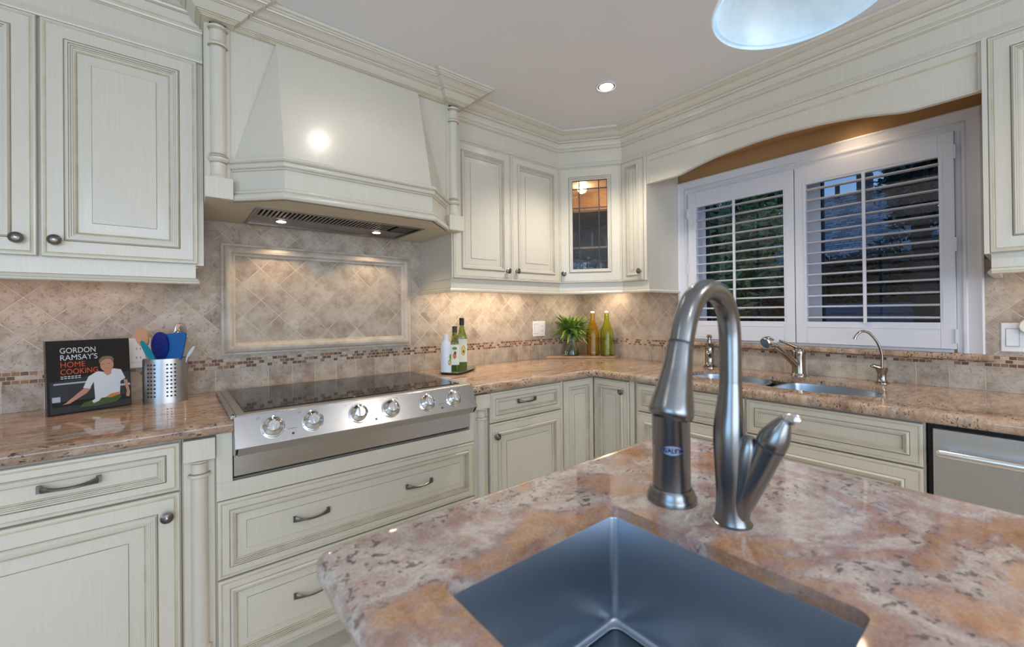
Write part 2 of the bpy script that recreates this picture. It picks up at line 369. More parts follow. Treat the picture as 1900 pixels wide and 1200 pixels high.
def pull(F, x, z, parent, w=0.112, d=0.0):
    mb = MB(); n = 12; rings = []
    for i in range(n+1):
        t_ = -1+2*i/n; dd = d+0.006+0.019*(1-t_*t_)**0.8; hh = 0.0042+0.0068*abs(t_)**3.2; ww = 0.0034
        c = (x+t_*w/2, z-0.004*(1-t_*t_))
        rings.append([F.P(c[0], c[1]-hh, dd), F.P(c[0], c[1]-hh*0.5, dd+ww), F.P(c[0], c[1]+hh*0.5, dd+ww), F.P(c[0], c[1]+hh, dd), F.P(c[0], c[1]+hh*0.6, dd-ww), F.P(c[0], c[1]-hh*0.6, dd-ww)])
    mb.loft(rings, 0)
    for sgn in (-1, 1):
        fbox(mb, F, x+sgn*w/2-0.006, x+sgn*w/2+0.004, z-0.0095, z+0.0095, d-0.001, d+0.009)
    return part(mb, 'pull', ['pewter'], parent)
def door(F, x0, x1, z0, z1, parent, prof=DOOR, name='door', kn=None, pl=None, label=None, extra=True):
    mb = panel(MB(), F, x0, x1, z0, z1, prof); o = part(mb, name, CAB, parent, label, ang=25)
    if kn: knob(F, kn[0], kn[1], o)
    if pl:
        for p in pl: pull(F, p[0], p[1], o)
    return o

# measured planes (camera-height coordinates, metres)
YW, XW = 2.29, 2.585            # walls
YU, XU = 1.94, 2.225            # upper cabinet faces
YB, XB = 1.66, 1.965            # base cabinet faces
ZC = -0.335                     # counter top
ZT = 1.157                      # ceiling
ZF = -HZ

# ------------------------------------------------------------------ room
structure(MB().box(-2.7, 3.0, -3.3, 2.45, ZF-0.05, ZF), 'floor', 'floor_tile', smooth=False)
structure(MB().box(-2.7, 2.8, -3.3, 2.45, ZT, ZT+0.08), 'ceiling', 'ceiling_paint', smooth=False)
structure(MB().box(-2.7, 2.85, YW, YW+0.12, ZF, ZT), 'wall_back', 'tan_wall', smooth=False)
# right wall with the window opening  (Y 0.205..1.36, z -0.17..0.745)
mb = MB(); X0, X1 = XW, XW+0.20
OY0, OY1, OZ0, OZ1 = 0.215, 1.345, -0.165, 0.740
mb.box(X0, X1, OY1, YW, ZF, ZT); mb.box(X0, X1, -3.3, OY0, ZF, ZT); mb.box(X0, X1, OY0, OY1, ZF, OZ0); mb.box(X0, X1, OY0, OY1, OZ1, ZT)
structure(mb, 'wall_right', 'tan_wall', smooth=False)
mb = MB(); mb.box(-2.62, -2.5, -3.3, -1.9, ZF, ZT); mb.box(-2.62, -2.5, 0.1, YW, ZF, ZT); mb.box(-2.62, -2.5, -1.9, 0.1, ZF, -0.6); mb.box(-2.62, -2.5, -1.9, 0.1, 0.9, ZT)
structure(mb, 'wall_left', 'room_wall', smooth=False)
mb = MB(); mb.box(-2.5, -2.0, -3.22, -3.1, ZF, ZT); mb.box(1.4, XW, -3.22, -3.1, ZF, ZT); mb.box(-2.0, 1.4, -3.22, -3.1, ZF, -0.6); mb.box(-2.0, 1.4, -3.22, -3.1, 0.9, ZT)
structure(mb, 'wall_rear', 'room_wall', smooth=False)
mb = MB()
for x in (-2.0, -0.87, 0.26, 1.36): mb.box(x, x+0.04, -3.19, -3.13, -0.6, 0.9)
for z in (-0.6, 0.86): mb.box(-2.0, 1.4, -3.19, -3.13, z, z+0.04)
structure(mb, 'added_rear_window', 'shutter_white', smooth=False)  # unseen rear window frame, added to go with the rear fill light
mb = MB()
for y in (-1.9, -0.92, 0.06): mb.box(-2.59, -2.53, y, y+0.04, -0.6, 0.9)
for z in (-0.6, 0.86): mb.box(-2.59, -2.53, -1.9, 0.1, z, z+0.04)
structure(mb, 'window_3', 'shutter_white', smooth=False)

# ------------------------------------------------------------------ window in the right wall
win = MB()
xa, xb = 2.695, 2.745
def wframe(y0, y1, z0, z1, t_, xa=xa, xb=xb, m=0):
    win.box(xa, xb, y0, y1, z0, z0+t_, m); win.box(xa, xb, y0, y1, z1-t_, z1, m); win.box(xa, xb, y0, y0+t_, z0+t_, z1-t_, m); win.box(xa, xb, y1-t_, y1, z0+t_, z1-t_, m)
wframe(OY0, OY1, OZ0, OZ1, 0.022)
win.box(xa, xb, 0.700, 0.775, OZ0+0.022, OZ1-0.022)
wframe(OY0+0.022, 0.700, OZ0+0.022, OZ1-0.022, 0.007, xa+0.005, xb-0.005, 1); wframe(0.775, OY1-0.022, OZ0+0.022, OZ1-0.022, 0.007, xa+0.005, xb-0.005, 1)
wo_ = structure(win, 'window_1', ['shutter_white', 'black_rubber'], smooth=False)
g = MB().box(2.718, 2.723, OY0+0.028, 0.696, OZ0+0.028, OZ1-0.028); part(g, 'pane', 'window_glass', wo_, smooth=False)
g = MB().box(2.718, 2.723, 0.779, OY1-0.028, OZ0+0.028, OZ1-0.028); part(g, 'pane', 'window_glass', wo_, smooth=False)
# white reveal lining
mb = MB(); mb.box(XW-0.004, xa, OY1-0.004, OY1-0.0005, OZ0, OZ1); mb.box(XW-0.004, xa, OY0+0.0005, OY0+0.004, OZ0, OZ1); mb.box(XW-0.004, xa, OY0+0.004, OY1-0.004, OZ1-0.004, OZ1-0.0005); mb.box(XW-0.004, xa, OY0+0.004, OY1-0.004, OZ0+0.0005, OZ0+0.004)
structure(mb, 'trim_1', 'shutter_white', smooth=False)
# casing: moulded frame, mitred
cas = MB(); F = FR(XW)
CP = [(0.0, 0.0), (0.0, 0.024), (0.006, 0.027), (0.012, 0.024), (0.020, 0.019), (0.045, 0.015), (0.050, 0.019), (0.058, 0.019), (0.064, 0.012), (0.078, 0.010), (0.082, 0.0)]
def casing_side(mb, pts, n_=CP):
    pass
# casing built as a three-sided loft (left, top, right)
cy0, cy1, cz1, czb = 0.1165, 1.4425, 0.831, -0.186
rings = []
for ins, d in CP:
    k = ins
    rings.append([F.P(-(cy1-k), czb, d), F.P(-(cy1-k), cz1-k, d), F.P(-(cy0+k), cz1-k, d), F.P(-(cy0+k), czb, d)])
cas.loft(rings, 0, closed=False, cap0=False, cap1=False)
cas.add([rings[i][0] for i in range(len(rings))], [list(range(len(rings)))]); cas.add([rings[i][3] for i in range(len(rings))], [list(range(len(rings)))])
structure(cas, 'trim_2', 'shutter_white', ang=25)

# plantation shutters : two hinged panels
def shutter(y0, y1, op0, op1, rody, label, group):
    z0, z1 = -0.170, 0.748; a, b = -0.058, 0.652
    root = thing('window_shutter', label, 'shutter', (2.57, (y0+y1)/2, z0), group)
    mb = MB(); xf, xk = 2.556, 2.584
    mb.box(xf, xk, y0, op0, z0, z1); mb.box(xf, xk, op1, y1, z0, z1); mb.box(xf, xk, op0, op1, z0, a); mb.box(xf, xk, op0, op1, b, z1)
    part(mb, 'frame', 'shutter_white', root, bevel=0.0015)
    mb = MB()
    for (p0, p1, q0, q1) in ((op0-0.012, op0-0.009, a-0.012, b+0.012), (op1+0.009, op1+0.012, a-0.012, b+0.012)):
        mb.box(xf-0.002, xf+0.001, p0, p1, q0, q1)
    mb.box(xf-0.002, xf+0.001, op0-0.012, op1+0.012, b+0.012, b+0.015); mb.box(xf-0.002, xf+0.001, op0-0.012, op1+0.012, a-0.028, a-0.025)
    part(mb, 'bead', 'shutter_white', root)
    for i in range(13):
        z = 0.6262 - i*0.0552
        lo = MB(); R = []; th = math.radians(4)
        for k in range(12):
            an = 2*PI*k/12; ex, ez = 0.031*math.cos(an), 0.0052*math.sin(an)
            R.append((ex*math.cos(th)-ez*math.sin(th), ex*math.sin(th)+ez*math.cos(th)))
        lo.loft([[(2.583+ex, y, z+ez) for ex, ez in R] for y in (op0+0.001, op1-0.001)], 0)
        part(lo, 'louver', 'shutter_white', root)
    mb = MB().box(2.541, 2.552, rody-0.0065, rody+0.0065, -0.066, 0.650); part(mb, 'tilt_rod', 'shutter_white', root, bevel=0.002)
    return root
R_sh = shutter(0.196, 0.778, 0.243, 0.728, 0.492, 'white plantation shutter panel nearer the dishwasher, wider in view, with open louvers', None)
L_sh = shutter(0.782, 1.366, 0.832, 1.316, 1.083, 'white plantation shutter panel nearer the room corner, behind the tall faucet arch', None)
for z in (0.66, 0.27, -0.115):
    part(MB().box(2.548, 2.556, 0.190, 0.199, z-0.03, z+0.03), 'hinge', 'shutter_white', R_sh, bevel=0.001)
for z in (0.62, 0.27): part(MB().box(2.548, 2.556, 1.363, 1.372, z-0.03, z+0.03), 'hinge', 'shutter_white', L_sh, bevel=0.001)
part(MB().box(2.575, 2.5835, 0.205, 1.36, -0.186, -0.172), 'bottom_trim', 'shutter_white', R_sh, bevel=0.001)

# granite window sill
mb = MB().sweep([(XW, 1.458), (XW, 0.0935)], [(0.0, -0.1865), (0.032, -0.1865), (0.038, -0.191), (0.040, -0.200), (0.038, -0.209), (0.032, -0.2135), (0.0, -0.2135)])
tag(mb.build('window_sill', ['counter_granite']), 'narrow brown granite ledge directly under the white window frame', 'window sill')

# ------------------------------------------------------------------ backsplash
def backsplash(label, axis, a0, a1, hole=None, ztop=0.44):
    if axis == 0: bx = lambda u0, u1, z0, z1, d: (u0, u1, YW-d, YW-0.0005, z0, z1)
    else: bx = lambda u0, u1, z0, z1, d: (XW-d, XW-0.0005, u0, u1, z0, z1)
    nm = 'back' if axis == 0 else 'right'
    root = thing('tile_backsplash', label, 'backsplash', ((a0+a1)/2, YW, ZC) if axis == 0 else (XW, (a0+a1)/2, ZC))
    part(MB().box(*bx(a0, a1, ZC+0.0005, -0.2352, 0.010)), 'border_tile_row', 'square_'+nm, root, smooth=False)
    part(MB().box(*bx(a0, a1, -0.2352, -0.1905, 0.009)), 'mosaic_band', 'mosaic_'+nm, root, smooth=False)
    for (u0, u1, z0, z1) in (hole or [(a0, a1, -0.1905, ztop)]): part(MB().box(*bx(u0, u1, z0, z1, 0.010)), 'diamond_tile_field', 'diamond_'+nm, root, smooth=False)
    return root
fx0, fx1, fz0, fz1 = 0.168, 1.079, -0.176, 0.331
bs = backsplash('beige diagonal stone tile backsplash with framed panel on the cooktop wall', 0, -1.3, XW-0.011, [(-1.3, XW-0.011, -0.1905, 0.44)])
mb = MB(); rings = []; F = FB(YW-0.010)
for ins, d in [(0, 0), (0.0, 0.006), (0.006, 0.010), (0.010, 0.010), (0.012, 0.014), (0.020, 0.024), (0.030, 0.027), (0.040, 0.023), (0.046, 0.012), (0.049, 0.010), (0.055, 0.008), (0.057, 0.0)]:
    rings.append([F.P(fx0+ins, fz0+ins, d), F.P(fx1-ins, fz0+ins, d), F.P(fx1-ins, fz1-ins, d), F.P(fx0+ins, fz1-ins, d)])
mb.loft(rings, 0, True, False, False); part(mb, 'frame_moulding', 'stone_moulding', bs)
backsplash('beige stone tile backsplash on the window wall around the white casing', 1, -0.6, YW-0.011,
           [(1.4425, YW-0.011, -0.1905, 0.2), (-0.6, 0.1165, -0.1905, 0.2)])

# ------------------------------------------------------------------ crown moulding
CRN = [(-0.015, 0.940), (0.014, 0.940), (0.016, 0.945), (0.014, 0.950), (0.008, 0.952), (0.008, 0.956), (0.010, 0.9395), (0.006, 0.966), (0.004, 0.970), (0.003, 0.9705), (0.0, 0.971), (0.0, 1.046), (0.003, 1.0465), (0.005, 1.050), (0.011, 1.051), (0.013, 1.056), (0.011, 1.060), (0.008, 1.061), (0.010, 1.065), (0.012, 1.067),
       (0.014, 1.069), (0.016, 1.083), (0.024, 1.096), (0.026, 1.097), (0.036, 1.099), (0.038, 1.104), (0.036, 1.108), (0.040, 1.109), (0.052, 1.116), (0.070, 1.130), (0.074, 1.131), (0.076, 1.134), (0.084, 1.136), (0.094, 1.142), (0.098, 1.143), (0.100, 1.156), (-0.015, 1.156)]
def glaze_mats(prof):
    m = []
    for i in range(len(prof)):
        a, b = prof[i], prof[(i+1) % len(prof)]; L = math.hypot(a[0]-b[0], a[1]-b[1]); m.append(1 if L < 0.0026 else (2 if L < 0.0042 else 0))
    return m
def crown(path, prof, label, name='crown_moulding'):
    mb = MB().sweep(path, prof, glaze_mats(prof)); return tag(mb.build(name, CAB, ang=22), label, 'crown moulding')
crown([(-1.3, YU), (0.092, YU)], CRN, 'stepped cream crown moulding above the two big left upper doors')
crown([(1.172, YU), (1.970, YU), (XU, 1.625), (XU, -0.6)], CRN, 'long stepped cream crown moulding turning the corner above the glass door and valance')
HCR = [(-0.015, 1.066), (0.008, 1.0665), (0.010, 1.0675), (0.011, 1.071), (0.014, 1.0715), (0.016, 1.075), (0.020, 1.0755), (0.022, 1.079), (0.026, 1.0795), (0.030, 1.082), (0.050, 1.104), (0.052, 1.1045), (0.054, 1.108), (0.060, 1.109), (0.062, 1.113), (0.066, 1.1135), (0.078, 1.120), (0.098, 1.134), (0.100, 1.1345), (0.102, 1.139), (0.108, 1.140), (0.112, 1.145), (0.120, 1.1455), (0.122, 1.156), (-0.015, 1.156)]
PX = (0.0935, 0.174, 1.0875, 1.170)     # hood pilasters
crown([(PX[0], 2.1), (PX[0], 1.838), (PX[1], 1.838), (PX[1], 1.868), (PX[2], 1.868), (PX[2], 1.838), (PX[3], 1.838), (PX[3], 2.1)], HCR, 'deep cream crown moulding stepping out over the columns of the range hood')

# ------------------------------------------------------------------ upper cabinets
def light_rail(path, parent, z0=0.120, z1=0.190):
    pr = [(-0.016, z1), (0.0, z1), (0.0, z0+0.022), (0.001, z0+0.020), (0.004, z0+0.0195), (0.010, z0+0.010), (0.011, z0+0.0085), (0.010, z0+0.003), (0.006, z0), (-0.016, z0)]
    part(MB().sweep(path, pr, glaze_mats(pr)), 'light_rail', CAB, parent, ang=25)
# left double
c1 = thing('upper_cabinet', 'cream upper cabinet with two large raised-panel doors at the far left, above the cookbook', 'cabinet', (-0.32, 2.1, 0.12), None)
part(MB().box(-1.3, 0.092, YU+0.0005, YW-0.011, 0.190, 0.9395), 'body', CAB, c1, smooth=False)
part(MB().box(-1.3, 0.075, YU+0.02, YW-0.012, 0.180, 0.1895, 0), 'bottom_panel', ['raw_soffit'], c1, smooth=False)
F = FB(YU-0.021)
door(F, -0.3155, 0.0737, 0.194, 0.937, c1, kn=(-0.2838, 0.244))
door(F, -0.715, -0.3235, 0.194, 0.937, c1, kn=(-0.362, 0.243))
light_rail([(-1.3, YU-0.002), (0.068, YU-0.002), (0.068, YW-0.012)], c1)
# right double
c2 = thing('upper_cabinet', 'cream upper cabinet with two tall doors between the hood and the glass-door cabinet', 'cabinet', (1.56, 2.1, 0.12), None)
part(MB().box(1.150, 1.970, YU+0.0005, YW-0.011, 0.186, 0.9395), 'body', CAB, c2, smooth=False)
part(MB().box(1.150, 1.1565, YU-0.018, YU, 0.19, 0.9395), 'stile', CAB, c2, smooth=False)
door(F, 1.160, 1.5535, 0.194, 0.937, c2, squeeze(DOOR, 0.97), kn=(1.520, 0.247))
door(F, 1.5555, 1.962, 0.194, 0.937, c2, squeeze(DOOR, 0.97), kn=(1.590, 0.2505))
light_rail([(1.153, YW-0.012), (1.153, YU-0.002), (1.9695, YU-0.002)], c2)
# diagonal glass cabinet
DA, DB = Vector((1.970, YU)), Vector((XU, 1.625))
du = (DB-DA).normalized(); dn = Vector((-(-du.y), -du.x)); dn = Vector((du.y, -du.x)); DL = (DB-DA).length
FD = Frame((DA.x+dn.x*0.021, DA.y+dn.y*0.021), du, dn)
c3 = thing('corner_cabinet', 'diagonal cream corner cabinet with a leaded glass door', 'cabinet', (2.3, 2.0, 0.12), None)
mb = MB(); tt = 0.016
poly = [(1.9715, YU+0.0005), (1.9715, YW-0.012), (XW-0.012, YW-0.012), (XW-0.012, 1.6255), (XU+0.0005, 1.6255)]
mb.prism(poly, 0.186, 0.200); mb.prism(poly, 0.925, 0.9395)
mb.box(1.9715, 1.985, YU+0.014, YW-0.012, 0.200, 0.925); mb.box(1.985, XW-0.012, YW-0.024, YW-0.012, 0.200, 0.925, 3); mb.box(XW-0.024, XW-0.012, 1.64, YW-0.024, 0.200, 0.925, 3); mb.box(XU+0.012, XW-0.012, 1.6255, 1.64, 0.200, 0.925)
part(mb, 'body', CAB+['pale_wood'], c3, smooth=False)
for zs in (0.42, 0.66):
    part(MB().prism([(1.99, 1.98), (1.99, YW-0.026), (XW-0.026, YW-0.026), (XW-0.026, 1.645), (2.26, 1.645)], zs, zs+0.012), 'shelf', ['pale_wood'], c3, smooth=False)
GD = [(0, -0.019, 0), (0, -0.004, 0), (0.002, -0.001, 0), (0.006, 0.0, 0), (0.009, 0.0, 2), (0.0102, -0.0015, 2), (0.0115, 0.0, 2), (0.062, 0.0, 0), (0.063, -0.003, 1), (0.0645, 0.002, 2), (0.069, 0.0065, 0), (0.073, 0.0065, 0), (0.074, 0.003, 1), (0.078, 0.003, 0), (0.079, 0.0, 1), (0.086, -0.001, 0), (0.087, -0.006, 1), (0.088, -0.015, 0), (0.088, -0.019, 0)]
mb = MB(); panel(mb, FD, 0.006, DL-0.006, 0.194, 0.937, GD, fill=False)
mb.f.pop(-1); mb.m.pop(-1)
gd = part(mb, 'door', CAB, c3, ang=25)
x0g, x1g, z0g, z1g = 0.092, DL-0.092, 0.280, 0.851
part(fbox(MB(), FD, x0g, x1g, z0g, z1g, -0.013, -0.010), 'glass_pane', 'seedy_glass', gd, smooth=False)
lead = MB()
gw = x1g-x0g
for fx in (0.0, 0.20, 0.76, 1.0): fbox(lead, FD, x0g+gw*fx-0.003, x0g+gw*fx+0.003, z0g, z1g, -0.010, -0.0065)
for fz in (0.0, 0.085, 0.69, 0.905, 1.0):
    z = z0g+(z1g-z0g)*fz; fbox(lead, FD, x0g, x1g, z-0.003, z+0.003, -0.0098, -0.0068)
part(lead, 'lead_came', 'lead_came', gd, smooth=False)
knob(FD, 0.035, 0.252, gd)
light_rail([(1.9705, YU-0.002), (XU-0.002, 1.6255)], c3)
# glasses inside
for i, (gx, gy, zz, h) in enumerate([(2.20, 1.95, 0.672, 0.13), (2.27, 1.88, 0.672, 0.13), (2.18, 2.03, 0.432, 0.12), (2.27, 1.91, 0.432, 0.12), (2.34, 1.84, 0.432, 0.11), (2.21, 1.93, 0.2005, 0.14), (2.30, 1.86, 0.2005, 0.14)]):
    g = MB().lathe([(0.022, 0.0), (0.030, 0.004), (0.034, h), (0.0322, h), (0.028, 0.01), (0.001, 0.009)], (gx, gy, zz), seg=20)
    lev = {0.672: 'upper shelf', 0.432: 'middle shelf', 0.2005: 'cabinet floor'}[zz]
    tag(g.build('drinking_glass', ['clear_glass']), 'clear drinking glass on the %s behind the leaded glass door' % lev, 'glass', 'glasses on the %s of the glass cabinet' % lev)
# small upper next to window
c4 = thing('upper_cabinet', 'narrow cream upper cabinet with one slim door between glass door and window', 'cabinet', (2.4, 1.53, 0.12), None)
part(MB().box(XU+0.0005, XW-0.011, 1.440, 1.6245, 0.186, 0.9395), 'body', CAB, c4, smooth=False)
FRU = FR(XU-0.021)
door(FRU, -1.618, -1.4625, 0.194, 0.937, c4, squeeze(DOOR, 0.60), kn=(-1.484, 0.2485))
part(MB().box(XU-0.019, XU, 1.440, 1.459, 0.19, 0.939), 'stile', CAB, c4, bevel=0.003)
light_rail([(XU-0.002, 1.6245), (XU-0.002, 1.438), (XW-0.012, 1.438)], c4)
# right upper
c5 = thing('upper_cabinet', 'cream upper cabinet at the right edge of the window, cut off by the frame edge', 'cabinet', (2.4, -0.2, 0.12), None)
part(MB().box(XU+0.0005, XW-0.011, -0.60, 0.0995, 0.190, 0.9395), 'body', CAB, c5, smooth=False)
part(MB().box(XU-0.021, XU, 0.0865, 0.0995, 0.19, 0.939), 'stile', CAB, c5, smooth=False)
door(FRU, -0.0855, 0.33, 0.194, 0.937, c5)
light_rail([(XU-0.002, 0.084), (XU-0.002, -0.6)], c5)
light_rail([(XW-0.012, 0.083), (XU+0.016, 0.083)], c5)
# valance
val = thing('window_valance', 'cream arched valance board spanning above the window between two cabinets', 'valance', (XU, 0.77, 0.76), None)
half = [(1.4385, 0.768), (1.262, 0.768), (1.225, 0.7725), (1.19, 0.7815), (1.114, 0.7985), (1.04, 0.8115), (0.98, 0.819), (0.846, 0.8285), (0.769, 0.830)]
arc = half + [(1.5400-y, z) for y, z in half[::-1][1:]]
arc = [(max(y, 0.1), z) for y, z in arc]; arc[-1] = (0.1, 0.768)
mb = MB(); n = len(arc)
rings = [[(XU-0.002, y, z) for y, z in arc], [(XU-0.002, y, 0.904) for y, z in arc]]
fr = []; 
prv = [(0.020, -0.0), (0.0, -0.0)]
A0 = [(XU+0.018, y, z) for y, z in arc]; A1 = [(XU-0.004, y, z) for y, z in arc]; A2 = [(XU-0.006, y, z+0.002) for y, z in arc]; A3 = [(XU-0.006, y, z+0.006) for y, z in arc]; A4 = [(XU-0.003, y, z+0.0075) for y, z in arc]; A5 = [(XU-0.003, y, 0.900) for y, z in arc]; A6 = [(XU-0.0045, y, 0.902) for y, z in arc]; A7 = [(XU-0.008, y, 0.908) for y, z in arc]; A8 = [(XU-0.008, y, 0.9395) for y, z in arc]; A9 = [(XU+0.018, y, 0.9395) for y, z in arc]
mb.loft([A0, A1, A2, A3, A4, A5, A6, A7, A8, A9, A0], [0, 0, 0, 1, 0, 2, 2, 0, 0, 0], closed=False, cap0=False, cap1=False)
mb.add([a[0] for a in (A0, A1, A2, A3, A4, A5, A6, A7, A8, A9)], [list(range(10))]); mb.add([a[-1] for a in (A0, A1, A2, A3, A4, A5, A6, A7, A8, A9)], [list(range(10))])
part(mb, 'board', CAB, val, ang=25)
part(MB().box(XU-0.012, XU-0.004, 1.428, 1.4385, 0.768, 0.9395), 'end_strip', CAB, val)
part(MB().box(XU-0.012, XU-0.004, 0.100, 0.1085, 0.768, 0.9395), 'end_strip', CAB, val)
part(MB().box(XU+0.02, XW-0.003, 0.101, 1.438, 0.925, 0.939), 'soffit_board', ['tan_wall'], val, smooth=False)
pk = thing('puck_light', 'small warm puck light hidden above the window behind the valance', 'light', (2.48, 0.52, 0.905))
part(MB().lathe([(0.035, 0.0), (0.038, 0.004), (0.038, 0.019)], (2.48, 0.52, 0.905)), 'housing', 'shutter_white', pk); part(MB().lathe([(0.028, -0.002), (0.028, 0.0)], (2.48, 0.52, 0.905)), 'bulb', 'bulb_warm', pk)
lamp('valance_lamp', (2.48, 0.52, 0.895), 1.6, WARM, 0.03, math.radians(150))

# ------------------------------------------------------------------ range hood
ZH = 0.426
hd = thing('range_hood', 'large cream mantel range hood with turned columns above the cooktop', 'range hood', (0.632, 2.07, ZH), None)
mb = MB(); mb.box(PX[0], 1.149, 1.8705, YW-0.011, ZH+0.032, 1.067); mb.box(PX[0], PX[0]+0.012, 1.8705, YW-0.011, ZH+0.002, ZH+0.032); mb.box(1.137, 1.149, 1.8705, YW-0.011, ZH+0.002, ZH+0.032)
part(mb, 'body', CAB, hd, smooth=False)
sof = [(PX[0], 2.2785), (PX[0], 1.852), (0.178, 1.866), (0.324, 1.717), (0.929, 1.717), (1.085, 1.866), (PX[3], 1.852), (PX[3], 1.915), (1.149, 1.916), (1.149, 2.2785)]
ins_ = [(0.262, 1.900), (0.262, 2.236), (0.972, 2.236), (0.972, 1.900)]
def flat_hole(mb, outer, hole, z, mat=0):
    vs = [Vector((x, y, 0)) for x, y in outer]; hs = [[Vector((x, y, 0)) for x, y in h] for h in hole]
    tr = tessellate_polygon([vs]+hs); allv = outer + [p for h in hole for p in h]
    mb.add([(x, y, z) for x, y in allv], [tuple(q) for q in tr], mat)
mb = MB(); flat_hole(mb, sof, [ins_], ZH); flat_hole(mb, sof, [ins_], ZH+0.0018)
mb.loft([[(x, y, ZH) for x, y in sof], [(x, y, ZH+0.0018) for x, y in sof]], 0, True, False, False)
part(mb, 'soffit', ['raw_soffit'], hd, smooth=False, recalc=False)
# canopy
mb = MB(); b0 = [(0.180, 1.8695), (0.324, 1.722), (0.929, 1.722), (1.083, 1.8695)]; t0 = [(0.321, 1.8695), (0.322, 1.848), (0.927, 1.848), (0.928, 1.8695)]
mb.loft([[(x, y, 0.572) for x, y in b0], [(x, y, 1.0675) for x, y in t0]], 0)
mb.loft([[(x, y, ZH+0.002) for x, y in b0], [(x, y, 0.572) for x, y in b0]], 0, True, False, True)
part(mb, 'canopy', CAB, hd, smooth=False)
MPR = [(-0.004, 0.582), (0.018, 0.5815), (0.0215, 0.578), (0.022, 0.572), (0.018, 0.567), (0.012, 0.565), (0.0115, 0.563), (0.014, 0.556), (0.012, 0.549), (0.007, 0.546), (0.0065, 0.544), (0.002, 0.539), (0.0, 0.5375), (0.0, 0.469), (0.001, 0.4675), (0.006, 0.4665), (0.009, 0.461), (0.007, 0.4555), (0.0075, 0.4535), (0.016, 0.447), (0.022, 0.438), (0.023, 0.432), (0.019, ZH), (-0.004, ZH)]
part(MB().sweep([(0.177, 1.8695), (0.324, 1.7195), (0.929, 1.7195), (1.086, 1.8695)], MPR, glaze_mats(MPR)), 'mantel', CAB, hd, ang=28)
def pilaster(parent, xa_, xb_, yf, zb, zblk, zcap, ztop, r):
    cx_ = (xa_+xb_)/2; mb = MB()
    mb.box(xa_+0.003, xb_-0.003, yf+0.012, yf+0.05, zb, ztop)
    p = part(mb, 'pilaster', CAB, parent, bevel=0.002)
    part(MB().box(xa_-0.002, xb_+0.002, yf-0.022, yf+0.04, zb-0.001, zblk), 'plinth_block', CAB, p, bevel=0.002)
    pr = [(r*1.12, 0.0), (r*1.12, 0.006), (r*1.0, 0.009), (r*0.97, 0.012), (r*0.97, 0.055), (r*1.02, 0.060), (r*1.3, 0.066), (r*1.32, 0.074), (r*1.0, 0.079), (r*1.15, 0.083), (r*0.98, 0.088), (r*0.94, 0.092)]
    H_ = zcap-zblk
    pr += [(r*0.94, H_-0.082), (r*0.98, H_-0.078), (r*1.22, H_-0.074), (r*1.25, H_-0.067), (r*0.98, H_-0.062), (r*0.94, H_-0.058), (r*0.96, H_-0.022), (r*1.0, H_-0.018), (r*1.22, H_-0.010), (r*1.25, H_-0.004), (r*1.1, H_)]
    mm = [0, 0, 2, 0, 1, 0, 0, 1, 0, 1, 2, 0, 2, 1, 0, 1, 2, 0, 2, 1, 0, 0]
    part(MB().lathe(pr, (cx_, yf+0.012, zblk), mats=mm, seg=28), 'column', CAB, p)
    return p
pilaster(hd, PX[0], PX[1], 1.852, ZH+0.001, 0.502, 1.058, 1.0665, 0.026)
pilaster(hd, PX[2], PX[3], 1.852, ZH+0.001, 0.502, 1.058, 1.0665, 0.026)
# insert
hi = thing('hood_insert', 'stainless steel extractor insert with slatted filter under the cream hood', 'extractor fan', (0.617, 2.07, ZH-0.004))
mb = MB(); fw = 0.012
for (a, b, c_, d_) in ((0.254, 0.980, 1.892, 1.892+fw), (0.254, 0.980, 2.232, 2.232+fw), (0.254, 0.254+fw, 1.892+fw, 2.232), (0.980-fw, 0.980, 1.892+fw, 2.232)): mb.box(a, b, c_, d_, ZH-0.004, ZH+0.03)
part(mb, 'rim', 'hood_steel', hi, bevel=0.001)
part(MB().box(0.267, 0.967, 2.085, 2.2315, ZH+0.004, ZH+0.012), 'light_panel', 'hood_steel', hi)
part(MB().box(0.267, 0.967, 1.905, 2.085, ZH+0.022, ZH+0.026), 'filter_backing', 'gap_dark', hi)
mb = MB()
for i in range(34): mb.box(0.273+i*0.0172, 0.273+i*0.0172+0.009, 1.908, 2.082, ZH+0.006, ZH+0.016)
mb.box(0.268, 0.862, 1.905, 1.913, ZH+0.004, ZH+0.018); mb.box(0.268, 0.862, 2.076, 2.084, ZH+0.004, ZH+0.018)
part(mb, 'filter', 'hood_steel', hi, smooth=False)
part(MB().box(0.868, 0.964, 1.925, 2.07, ZH+0.004, ZH+0.020), 'control_box', 'black_rubber', hi)
for x in (0.386, 0.827):
    b = MB().lathe([(0.026, ZH+0.0035), (0.0255, ZH+0.0010), (0.020, ZH+0.0005)], (x, 2.135, 0)); o = part(b, 'lamp_bezel', 'chrome', hi)
    part(MB().lathe([(0.0195, ZH+0.0002), (0.019, ZH-0.001), (0.008, ZH-0.002)], (x, 2.135, 0)), 'bulb', 'bulb_warm', o)
    lamp('hood_lamp', (x, 2.135, ZH-0.012), 4.6, (1.0, 0.74, 0.46), 0.015, math.radians(125), (math.radians(-8), 0, 0), 0.5)

